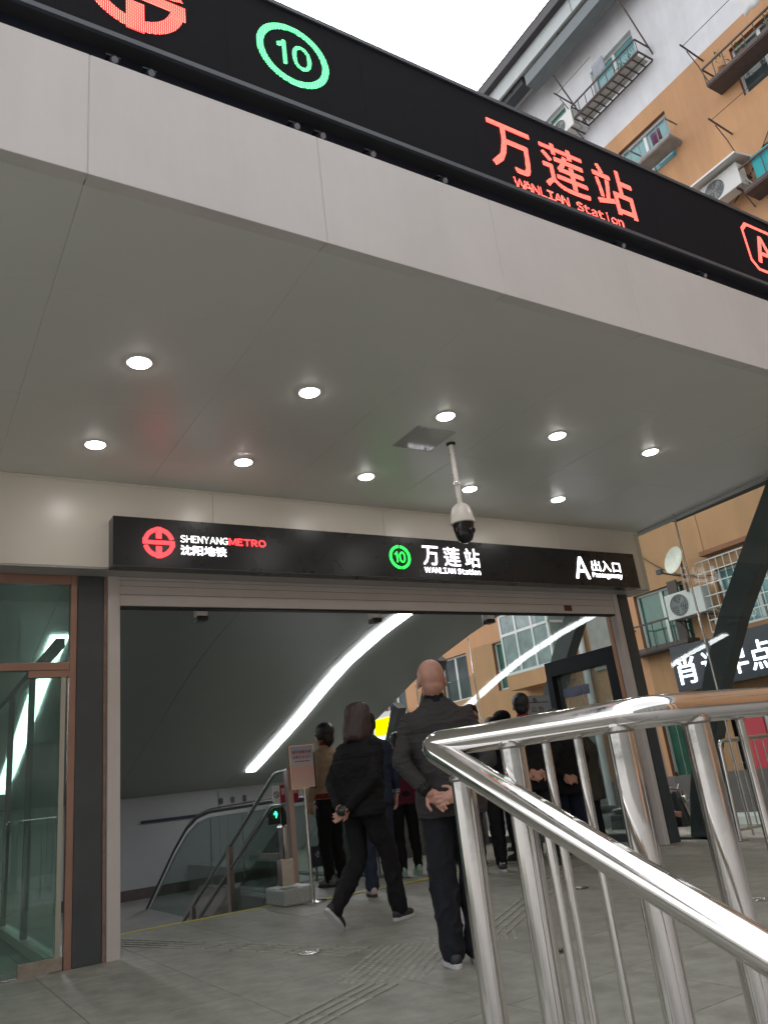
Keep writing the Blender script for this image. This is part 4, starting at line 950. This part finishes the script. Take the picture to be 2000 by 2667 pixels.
# ============================================================ PEOPLE
BIG = {}
def remeshed(name, mb, voxel, mats, parent, smooth_it=1, disp=None):
    me = bpy.data.meshes.new('raw'); me.from_pydata([tuple(p) for p in mb.v], [], mb.f)
    bm = bmesh.new(); bm.from_mesh(me); bmesh.ops.recalc_face_normals(bm, faces=bm.faces); bm.to_mesh(me); bm.free()
    t = bpy.data.objects.new('raw', me)
    md = t.modifiers.new('r', 'REMESH'); md.mode = 'VOXEL'; md.voxel_size = voxel
    if smooth_it:
        sm = t.modifiers.new('s', 'SMOOTH'); sm.factor = .5; sm.iterations = smooth_it * 2
    out = evaluate(t)
    tree = BVHTree.FromPolygons([tuple(p) for p in mb.v], mb.f)
    for m in mats: out.materials.append(m)
    lab = []
    for p in out.polygons:
        r = tree.find_nearest(p.center); lab.append(mb.mi[r[2]] if r[2] is not None else 0)
    out.polygons.foreach_set('material_index', lab)
    if disp:
        vl = [0] * len(out.vertices)
        for p, q in zip(out.polygons, lab):
            for i in p.vertices: vl[i] = max(vl[i], q) if False else q
        co = [v.co.copy() for v in out.vertices]; no = [v.normal.copy() for v in out.vertices]; flat = []
        for c, n_, q in zip(co, no, vl): flat += list(c + n_ * disp(c, q))
        out.vertices.foreach_set('co', flat); out.update()
    out.shade_smooth()
    o = bpy.data.objects.new(name, out); link(o, parent); return o
def seg(mb, p, q, r0, r1, m, sx=1, sy=1, n=14):
    p = Vector(p); q = Vector(q); mb.tube([p, q], [r0, r1], n, m); mb.ell(p, (r0, r0, r0), 12, 8, m); mb.ell(q, (r1, r1, r1), 12, 8, m)
def hand(mb, w, d, nrm, side, s, curl=.5, m=0, spread=1.0):
    w = Vector(w); d = Vector(d).normalized(); nrm = Vector(nrm); nrm = (nrm - d * nrm.dot(d)).normalized(); a = d.cross(nrm) * side
    R = Matrix((a, nrm, d)).transposed()
    mb.ell(w + d * .045 * s, (.041 * s, .017 * s, .056 * s), 14, 10, m, R); seg(mb, w - d * .03 * s, w + d * .02 * s, .026 * s, .027 * s, m)
    for k, (ln, off) in enumerate(((.066, .033), (.078, .012), (.072, -.010), (.055, -.031))):
        p = w + d * .085 * s + a * off * s; dd = (d + a * off * 4 * spread).normalized(); rr = (.0092 - .0004 * k) * s
        for j, fr in enumerate((.45, .33, .28)):
            ang = curl * (j + .6) * .7; e = (dd * math.cos(ang) + nrm * math.sin(ang)).normalized(); q = p + e * ln * fr * s
            seg(mb, p, q, rr, rr * .92, m, n=10); p = q; rr *= .93
    p = w + d * .02 * s + a * .03 * s; q = p + (d * .55 + a * .75 + nrm * .3).normalized() * .04 * s; seg(mb, p, q, .0125 * s, .011 * s, m, n=10)
    r = q + (d * .85 + a * .3 + nrm * .4).normalized() * .034 * s; seg(mb, q, r, .011 * s, .009 * s, m, n=10)
def fabric(name, col, var=.12, rough=.85, stripe=0):
    return mat(name, col, rough, var=var, scale=9, bump=.10, bscale=320, spec=.2)
def person(label, x, y, rot, H, top, pants, shoe, hair=None, hairstyle='short', z0=0.0, voxel=.011, pose=None, wide=1.0, coat=.80, collar=None, hem=None, cuff=None, sole=None, group=None, hcurl=.5, skinm=None, sit=False, hs=1.07, lw=1.0):
    s = H / 1.70; ps = dict(eL=(-.245, -.03, 1.13), wL=(-.25, .05, .89), eR=(.245, -.03, 1.13), wR=(.25, .05, .89), kL=(-.10, .02, .49), aL=(-.10, -.01, .085), kR=(.10, .02, .49), aR=(.10, -.01, .085), hipz=.93, lean=(0, 0), hd=(0, 0), fL=0, fR=0, tL=0, tR=0,
        dL=(0, .1, -1), nL=(1, 0, 0), dR=(0, .1, -1), nR=(-1, 0, 0)); ps.update(pose or {})
    e = empty('person', (x, y, z0), label, 'person', group); e.rotation_euler = (0, 0, rot)
    MWp = Matrix.Translation((x, y, z0)) @ Matrix.Rotation(rot, 4, 'Z'); e.matrix_world = MWp
    s_ = s
    V = lambda p: Vector(p) * s_
    sk = skinm or skin; mats = [sk, top, pants, collar or top, hem or top, cuff or top]
    mb = MB(); lx_, ly_ = ps['lean']; hz = ps['hipz']
    def T(px, py, pz):   # torso lean
        k = max(0, (pz - hz)) / .6; return V((px + lx_ * k, py + ly_ * k, pz))
    # legs
    for sd, k, a in ((-1, ps['kL'], ps['aL']), (1, ps['kR'], ps['aR'])):
        h = (sd * .088, 0, hz - .02); seg(mb, V(h), V(k), .098 * s, .070 * s * lw, 2); seg(mb, V(k), V(a), .069 * s * lw, .054 * s * lw, 2)
        c = V(k) * .45 + V(h) * .55; mb.ell(c, (.09 * s, .095 * s, .17 * s), m=2)
    mb.ell(V((0, -.01, hz + .01)), (.168 * s * wide, .125 * s, .13 * s), 18, 12, 2)
    # torso loft
    prof = [(coat, .185, .128), (coat + .05, .192, .134), (.98, .182, .125), (1.10, .185, .122), (1.22, .202, .128), (1.32, .205, .122), (1.375, .175, .102), (1.415, .135, .085), (1.445, .095, .072), (1.47, .066, .062)]
    dz = hz - .93; v = []; f = []; n = 28; q = len(prof)
    for i, (z, a, b) in enumerate(prof):
        w = wide if z < 1.35 else (1 + (wide - 1) * .5)
        for k in range(n):
            t = 2 * math.pi * k / n; ct, st_ = math.cos(t), math.sin(t); pw = .85
            px = math.copysign(abs(ct) ** pw, ct) * a * w; py = math.copysign(abs(st_) ** pw, st_) * b * w - .012 * (1 if 1.1 < z < 1.4 else 0); v.append(T(px, py, z + dz))
    for i in range(q - 1):
        for k in range(n): f.append((i * n + k, i * n + (k + 1) % n, (i + 1) * n + (k + 1) % n, (i + 1) * n + k))
    f += [tuple(range(n))[::-1], tuple((q - 1) * n + k for k in range(n))]
    o0 = len(mb.f); mb.add(v, f, 1)
    if hem:
        for k in range(n): mb.mi[o0 + k] = 4
    # arms
    for sd, el, wr, dd, nn in ((-1, ps['eL'], ps['wL'], ps['dL'], ps['nL']), (1, ps['eR'], ps['wR'], ps['dR'], ps['nR'])):
        S = T(sd * .165 * (1 + (wide - 1) * .5), -.005, 1.348 + dz); el = T(el[0], el[1], el[2] + dz); wr = T(wr[0], wr[1], wr[2] + dz)
        mb.ell(S, (.066 * s, .070 * s, .064 * s), m=1); mb.ell(S + (T(0, 0, 1.36 + dz) - S) * .45, (.10 * s, .075 * s, .062 * s), m=1); seg(mb, S, el, .064 * s, .052 * s, 1); w2 = el + (wr - el) * .90; seg(mb, el, w2, .053 * s, .041 * s, 1)
        seg(mb, el + (wr - el) * .84, el + (wr - el) * .93, .043 * s, .040 * s, 5); hand(mb, wr, dd, nn, -sd, s, hcurl, 0)
    # neck, collar, head
    seg(mb, T(0, -.005, 1.42 + dz), T(0, .01, 1.53 + dz), .058 * s, .054 * s, 0); seg(mb, T(0, -.005, 1.435 + dz), T(0, -.002, 1.475 + dz), .072 * s, .066 * s, 3)
    hx_, hy_ = ps['hd']; HC = T(0, 0, 1.59 + dz)
    RH = Euler((hx_, 0, hy_)).to_matrix()
    def Hh(px, py, pz): return HC + RH @ V((px, py, pz)) * hs
    bs = s; 
    s = s * hs
    mb.ell(Hh(0, -.010, .022), (.077 * s, .097 * s, .091 * s), 20, 14, 0, RH); mb.ell(Hh(0, .028, -.045), (.058 * s, .062 * s, .074 * s), 16, 12, 0, RH); mb.ell(Hh(0, -.03, -.03), (.062 * s, .062 * s, .07 * s), 16, 12, 0, RH)
    mb.ell(Hh(0, .098, -.022), (.012 * s, .016 * s, .020 * s), 10, 8, 0, RH); seg(mb, Hh(0, .088, .012), Hh(0, .102, -.02), .007 * s, .010 * s, 0, n=8)
    mb.ell(Hh(0, .082, -.060), (.022 * s, .010 * s, .007 * s), 10, 8, 0, RH); mb.ell(Hh(0, .080, -.072), (.019 * s, .010 * s, .007 * s), 10, 8, 0, RH); mb.ell(Hh(0, .07, -.1), (.022 * s, .018 * s, .016 * s), 10, 8, 0, RH)
    for sd in (-1, 1):
        mb.ell(Hh(sd * .078, -.008, -.018), (.010 * s, .019 * s, .031 * s), 10, 8, 0, RH); mb.ell(Hh(sd * .034, .078, .012), (.022 * s, .010 * s, .008 * s), 10, 8, 0, RH)
    s = bs
    sd0 = random.uniform(0, 50)
    def disp(c, lb):
        if lb in (1, 4): 
            a = noise.fractal(Vector((c.x * 5 + sd0, c.y * 5, c.z * 9)), 1, 2, 4); r = 1 - abs(noise.noise(Vector((c.x * 9, c.y * 7 + sd0, c.z * 22)))) * 2
            return (.009 * a + .006 * max(0, r) ** 3 - (.005 if abs(c.z - 1.265 * s) < .006 * s and c.y < 0 else 0)) * s
        if lb == 2:
            a = noise.fractal(Vector((c.x * 8 + sd0, c.y * 8, c.z * 4)), 1, 2, 3); r = 1 - abs(noise.noise(Vector((c.x * 11 + sd0, c.y * 11, c.z * 9)))) * 2
            low = 1 + (1.2 if c.z < .45 * s else 0)
            return (.006 * a + .005 * max(0, r) ** 2) * s * low
        return 0
    bd = remeshed('body', mb, voxel, mats, e, 1, disp); bd.matrix_parent_inverse = Matrix.Identity(4)
    s = bs * hs
    # eyes
    for sd in (-1, 1):
        o = obj('eye', MB().ell(Hh(sd * .032, .080, .0), (.012 * s, .008 * s, .007 * s), 10, 8, 0, RH), mat('eye_dark', (.03, .02, .015), .15), e, smooth=True); o.matrix_parent_inverse = Matrix.Identity(4)
    # hair
    if hairstyle != 'bald':
        hb = MB()
        if hairstyle == 'short':
            hb.ell(Hh(0, -.022, .038), (.085 * s, .100 * s, .090 * s), 18, 12, 0, RH); hb.ell(Hh(0, -.052, -.02), (.072 * s, .058 * s, .072 * s), 14, 10, 0, RH); hb.ell(Hh(0, .045, .085), (.065 * s, .045 * s, .034 * s), 12, 8, 0, RH)
        elif hairstyle == 'bob':
            pr = [(.128, .012, 0), (.122, .05, 0), (.10, .082, -.005), (.06, .100, -.012), (.01, .108, -.02), (-.04, .112, -.028), (-.09, .116, -.035), (-.13, .112, -.042), (-.16, .094, -.048), (-.172, .055, -.05)]
            v = []; f = []; n = 26
            for z, r, yo in pr:
                for k in range(n):
                    t = 2 * math.pi * k / n; ry = 1.02 if math.sin(t) < 0 else (.85 if z > .02 else .35); w8 = 1 + .05 * math.sin(t * 5) * (z < 0)
                    v.append(Hh(r * math.cos(t) * w8, yo + r * ry * math.sin(t) * w8, z + (.012 * math.sin(t * 3) if z < -.1 else 0)))
            for i in range(len(pr) - 1):
                for k in range(n): f.append((i * n + k, i * n + (k + 1) % n, (i + 1) * n + (k + 1) % n, (i + 1) * n + k))
            hb.add(v, f + [tuple(range(n))[::-1], tuple(range((len(pr) - 1) * n, len(pr) * n))])
        elif hairstyle == 'cropwoman':
            hb.ell(Hh(0, -.022, .036), (.090 * s, .105 * s, .095 * s), 18, 12, 0, RH); hb.ell(Hh(0, -.052, -.045), (.080 * s, .062 * s, .085 * s), 14, 10, 0, RH)
            for sd in (-1, 1): hb.ell(Hh(sd * .074, .01, -.01), (.022 * s, .05 * s, .055 * s), 12, 10, 0, RH)
        elif hairstyle == 'hat':
            hb.ell(Hh(0, -.012, .055), (.090 * s, .108 * s, .082 * s), 18, 12, 0, RH); hb.ell(Hh(0, .085, .045), (.07 * s, .07 * s, .012 * s), 14, 8, 0, RH); hb.ell(Hh(0, -.06, -.02), (.06 * s, .045 * s, .055 * s), 14, 8, 0, RH)
        def hd_(c, lb): return .0065 * noise.fractal(Vector((c.x * 75, c.y * 75, c.z * 9)), 1, 2, 3)
        o = remeshed('hat' if hairstyle == 'hat' else 'hair', hb, .009 * s, [hair], e, 1, hd_); o.matrix_parent_inverse = Matrix.Identity(4)
    s = bs
    # shoes
    for sd, a, fr, tl in ((-1, ps['aL'], ps['fL'], ps['tL']), (1, ps['aR'], ps['fR'], ps['tR'])):
        A0 = V(a); R = Euler((tl, 0, fr)).to_matrix(); F = lambda px, py, pz: A0 + R @ V((px, py, pz - .085))
        mb2 = MB(); seg(mb2, F(0, -.02, .10), F(0, -.015, .055), .040 * s, .040 * s, 0)
        mb2.ell(F(0, .06, .042), (.046 * s, .105 * s, .036 * s), 16, 10, 0, R); mb2.ell(F(0, -.03, .045), (.038 * s, .052 * s, .045 * s), 14, 10, 0, R); mb2.ell(F(0, .03, .068), (.034 * s, .06 * s, .03 * s), 14, 10, 0, R)
        o = remeshed('shoe', mb2, .008 * s, [shoe], e, 1); o.matrix_parent_inverse = Matrix.Identity(4)
        ms_ = MB(); pts = []
        for k in range(20):
            t = 2 * math.pi * k / 20; yy = .042 + .128 * math.sin(t); wd = .047 * (1 - .18 * (math.sin(t) < 0)) ; pts.append((wd * math.copysign(abs(math.cos(t)) ** .8, math.cos(t)), yy))
        v = [F(px, py, .0) for px, py in pts] + [F(px, py, .026) for px, py in pts]
        ms_.add(v, [tuple(range(20))[::-1], tuple(range(20, 40))] + [(i, (i + 1) % 20, 20 + (i + 1) % 20, 20 + i) for i in range(20)])
        so_ = obj('sole', ms_, sole or mat('sole_dark', (.03, .03, .03), .7), None, bevel=.004); so_.parent = o
        if tuple(shoe.diffuse_color) and shoe.name.startswith('sneaker'):
            lc = MB()
            for k in range(4): lc.bar(F(-.026, .025 + k * .02, .094 - k * .006), F(.026, .032 + k * .02, .094 - k * .006), .006 * s, .006 * s)
            lo = obj('laces', lc, mat('lace_white', (.6, .6, .6), .7), None); lo.parent = o
    return e
hair_b = mat('black_hair', (.012, .010, .009), .45, var=.4, scale=40, stretch=(1, 1, .1), bump=.5, bscale=150)
hair_br = mat('dark_brown_hair', (.035, .019, .015), .45, var=.4, scale=40, stretch=(1, 1, .1), bump=.5, bscale=150)
jk_bald = fabric('charcoal_jacket', (.038, .034, .034)); tr_black = fabric('black_trousers', (.013, .014, .018)); black_knit = fabric('black_knit', (.009, .009, .010)); navy_j = fabric('navy_jacket', (.018, .026, .045))
beige = fabric('tan_sweater', (.30, .22, .145)); redt = fabric('red_trim', (.17, .018, .018)); maroon = fabric('maroon_jacket', (.10, .016, .03)); greybrown = fabric('grey_brown_coat', (.05, .046, .038)); bluej = fabric('blue_jacket', (.02, .06, .22))
sneak = mat('sneaker_black', (.02, .02, .025), .6); sneakw = mat('sole_white', (.45, .45, .45), .6); lsh = mat('leather_black', (.015, .015, .015), .35); green_sh = mat('sneaker_mint', (.30, .42, .34), .7); pale_sh = mat('pale_shoe', (.35, .30, .28), .7)
behind = dict(eL=(-.285, -.10, 1.10), wL=(-.085, -.185, .915), eR=(.285, -.10, 1.10), wR=(.075, -.175, .90), dL=(.75, -.15, -.35), nL=(0, -1, 0), dR=(-.80, -.2, -.45), nR=(0, -1, .1))
b1 = dict(behind); b1.update(eL=(-.275, -.08, 1.12), wL=(-.155, -.175, .935), dL=(.75, -.1, -.62), nL=(0, -1, -.1), wR=(.02, -.20, .90), eR=(.245, -.12, 1.08), lean=(-.02, .01), dR=(-.92, -.10, -.10), nR=(0, 1, -.2), aL=(-.10, 0, .085), kL=(-.105, .01, .49), aR=(.045, .04, .085), kR=(.08, .03, .49), fL=.15, fR=-.15)
pb = person('bald man in dark jacket seen from behind with hands clasped at his back', 3.13, 4.42, math.radians(-27), 1.84, jk_bald, tr_black, sneak, None, 'bald', voxel=.0062, pose=b1, wide=1.08, coat=.79, collar=fabric('black_collar', (.008, .008, .008)), cuff=fabric('black_cuff', (.010, .010, .010)), sole=sneakw, hcurl=.75, hs=1.12, lw=1.2)
wk = dict(behind); wk.update(eL=(-.245, -.09, 1.10), eR=(.245, -.09, 1.10), kL=(-.09, .02, .50), aL=(-.07, -.31, .185), tL=-.85, kR=(.09, .19, .51), aR=(.07, .27, .085), wL=(-.06, -.20, .90), wR=(.05, -.20, .89), hd=(0, math.radians(14)), lean=(0, .075))
w1 = person('woman in black top with brown bob walking right, hands behind her back', 3.53, 6.34, math.radians(-72), 1.79, black_knit, fabric('black_pants', (.010, .010, .012)), sneak, hair_br, 'bob', voxel=.009, pose=wk, wide=1.2, coat=.82, hs=1.14, lw=1.1, sole=sneakw)
pu = MB().ell((0, 0, 0), (.06, .03, .045), 14, 10); o = obj('black_purse', pu, lsh, None, label='small black purse held behind the walking woman', cat='purse', smooth=True)
o.matrix_world = Matrix.Translation((3.30, 6.25, .925)) @ Matrix.Rotation(math.radians(-60), 4, 'Z')
person('woman in navy jacket with checked collar half hidden behind the walking woman', 4.60, 7.95, math.radians(-15), 1.90, navy_j, fabric('navy_trousers', (.02, .025, .045)), pale_sh, hair_b, 'cropwoman', pose=dict(hd=(0, -.3)), collar=mat('check_collar', (.35, .34, .33), .8, var=.8, scale=60), cuff=mat('check_collar', (.3, .3, .3), .8), wide=1.05)
person('woman in tan sweater with red collar and hem beside the poster stand', 4.84, 9.5, math.radians(22), 1.93, beige, black_knit, mat('grey_shoe', (.14, .14, .13), .7), hair_b, 'cropwoman', pose=dict(hd=(0, .35), wR=(.10, -.12, 1.02), eR=(.25, -.08, 1.14), dR=(-1, -.1, 0)), collar=redt, hem=redt, coat=.90, wide=1.05)
person('person in maroon jacket and mint green shoes behind the bald man', 5.70, 9.10, math.radians(-12), 1.72, maroon, black_knit, green_sh, hair_b, 'short', coat=.83, sole=green_sh)
m6 = person('man facing the camera in dark jacket with a pale mask on his chin', 6.13, 8.0, math.radians(150), 1.90, fabric('black_jacket_b', (.012, .013, .02)), black_knit, sneak, hair_b, 'short', sole=sneakw, wide=1.12, pose=dict(hd=(-.1, .15)), voxel=.0095)
sk6 = 1.9 / 1.7; Mx6 = m6.matrix_world
mk = obj('face_mask', MB().ell(Vector((0, .058, 1.535)) * sk6, (.058 * sk6, .05 * sk6, .042 * sk6), 16, 10), mat('mask_grey', (.32, .36, .40), .7), None, smooth=True); mk.parent = m6
tx = sans('chest_print', 'AC', (0, 0, 0), (1, 0, 0), (0, 0, 1), .16, .075, mat('print_white', (.8, .8, .8), .5), None, depth=.002); tx.matrix_world = Matrix.Translation((.07, .175, 1.14)) @ Matrix.Rotation(math.pi, 4, 'Z'); tx.parent = m6; tx.matrix_parent_inverse = Matrix.Identity(4)
st6 = obj('chest_stripe', MB().bar((-.11, .178, 1.22), (-.16, .170, 1.05), .014, .006), mat('print_white', (.8, .8, .8), .5), None); st6.parent = m6
person('man in black jacket with red collar standing with hands behind his back', 6.64, 7.62, math.radians(-25), 1.96, black_knit, tr_black, lsh, hair_b, 'short', pose=dict(behind, hd=(.12, -.2)), collar=fabric('bright_red_collar', (.30, .02, .03)), wide=1.22, coat=.72, lw=1.25, voxel=.010)
person('person in black with a dark cap just left of the red collared man', 7.06, 8.55, math.radians(25), 1.84, black_knit, tr_black, lsh, black_knit, 'hat')
person('shorter person in black with grey hat mostly hidden behind the handrail', 7.42, 7.92, math.radians(-20), 1.76, black_knit, fabric('dark_navy_trousers', (.010, .014, .03)), lsh, fabric('grey_hat', (.09, .09, .085)), 'hat', pose=dict(behind), wide=1.28, coat=.70, lw=1.3, sole=pale_sh)
person('person in grey brown coat and black leggings near the side doorway', 7.98, 8.05, math.radians(35), 1.66, greybrown, black_knit, lsh, hair_b, 'short', coat=.62, wide=1.3, lw=1.2)
person('tall person in dark navy coat standing behind the masked man', 6.72, 9.3, math.radians(-20), 1.82, navy_j, tr_black, lsh, hair_b, 'short', coat=.66, wide=1.25, lw=1.2)
person('woman in plum coat behind the queue near the low parapet', 7.9, 9.6, math.radians(20), 1.66, fabric('plum_coat', (.045, .015, .025)), tr_black, lsh, hair_br, 'cropwoman', coat=.6, wide=1.2)
person('heavy set person in a long black coat between the handrail posts', 7.15, 8.9, math.radians(-35), 1.80, black_knit, tr_black, lsh, hair_b, 'short', coat=.6, wide=1.35, lw=1.25)
# seated person and scooters outside on the street
sitp = dict(hipz=.62, kL=(-.13, .42, .62), aL=(-.13, .45, .2), kR=(.13, .42, .62), aR=(.13, .45, .2), wL=(-.2, .35, 1.0), wR=(.2, .35, 1.0), eL=(-.25, .1, 1.0), eR=(.25, .1, 1.0), dL=(0, 1, -.2), dR=(0, 1, -.2))
person('person in blue jacket sitting on a scooter outside the right column', 10.5, 9.3, math.radians(-160), 1.72, bluej, tr_black, lsh, mat('grey_hair', (.12, .11, .10), .6, var=.3), 'short', z0=-.5, pose=sitp, coat=.6)
def scooter(x, y, rot, col, lab):
    e = empty('electric_scooter', (x, y, -.5), lab, 'scooter', 'electric scooters parked outside'); M = Matrix.Translation((x, y, -.5)) @ Matrix.Rotation(rot, 4, 'Z'); e.rotation_euler = (0, 0, rot); e.matrix_world = M
    def P(n, mb, m, **k): o = obj(n, mb, m, None, **k); o.parent = e; return o
    tyre = mat('tyre', (.015, .015, .015), .8)
    for yy in (-.6, .62):
        mb = MB(); pts = [(0, yy + .21 * math.cos(t), .21 + .21 * math.sin(t) * .98) for t in [2 * math.pi * k / 28 for k in range(29)]]; mb.tube([(p[0], p[1], p[2] + .03) for p in pts], .035, 8, cap=False); w = P('wheel', mb, tyre, smooth=True)
        h = obj('rim', MB().tube([(-.03, yy, .24), (.03, yy, .24)], .13, 24), chrome2, None); h.parent = w
    P('deck', MB().prism([(-.25, .26), (.35, .26), (.35, .33), (-.25, .36)], 0, -.13, .13), col, bevel=.02); P('seat', MB().ell((0, -.4, .78), (.13, .36, .07), 18, 10), lsh, smooth=True)
    P('rear_body', MB().prism([(-.78, .45), (-.1, .3), (-.05, .72), (-.75, .74)], 0, -.12, .12), col, bevel=.03); P('front_shield', MB().prism([(.34, .3), (.5, .45), (.42, 1.0), (.33, 1.0)], 0, -.17, .17), col, bevel=.03)
    P('fork', MB().tube([(0, .6, .24), (0, .42, .98)], .025, 10), chrome2); P('handlebar', MB().tube([(-.32, .32, 1.08), (0, .4, 1.02), (.32, .32, 1.08)], .016, 10), chrome2); P('headlight', MB().ell((0, .5, .88), (.08, .04, .06), 14, 8), chrome, smooth=True)
    for sx in (-1, 1): P('mirror', MB().ell((sx * .3, .34, 1.24), (.06, .012, .04), 12, 8), blackm, smooth=True)
    return e
scooter(10.5, 9.25, math.radians(-160), mat('scooter_dark', (.03, .035, .04), .3), 'dark electric scooter under the person in blue'); scooter(10.15, 10.6, math.radians(70), mat('scooter_white', (.5, .5, .5), .35), 'white electric scooter parked beyond the side glazing')

# block added behind the viewer: cuts sky light on the fascia, shows in reflections
ob = empty('added_opposite_block', (-2, -18, -.5), 'grey block added across the street to cut low sky light, seen only in reflections', 'building')
box('wall', (-40, -30, -.5), (34, -18, 14), mat('opposite_render', (.10, .095, .09), .8, var=.1, scale=.5), ob)
box('orange_front', (7, -17.998, -.5), (33, -17.95, 13), orange, ob); box('pale_pilaster', (11, -17.948, -.5), (11.8, -17.9, 13), whiter, ob)
for i in range(14):
    for j in range(4): box('window', (-36 + i * 5, -17.998, 1 + j * 3.1), (-34 + i * 5, -17.92, 2.7 + j * 3.1), panedark, ob)

bpy.data.scenes.remove(WORK)
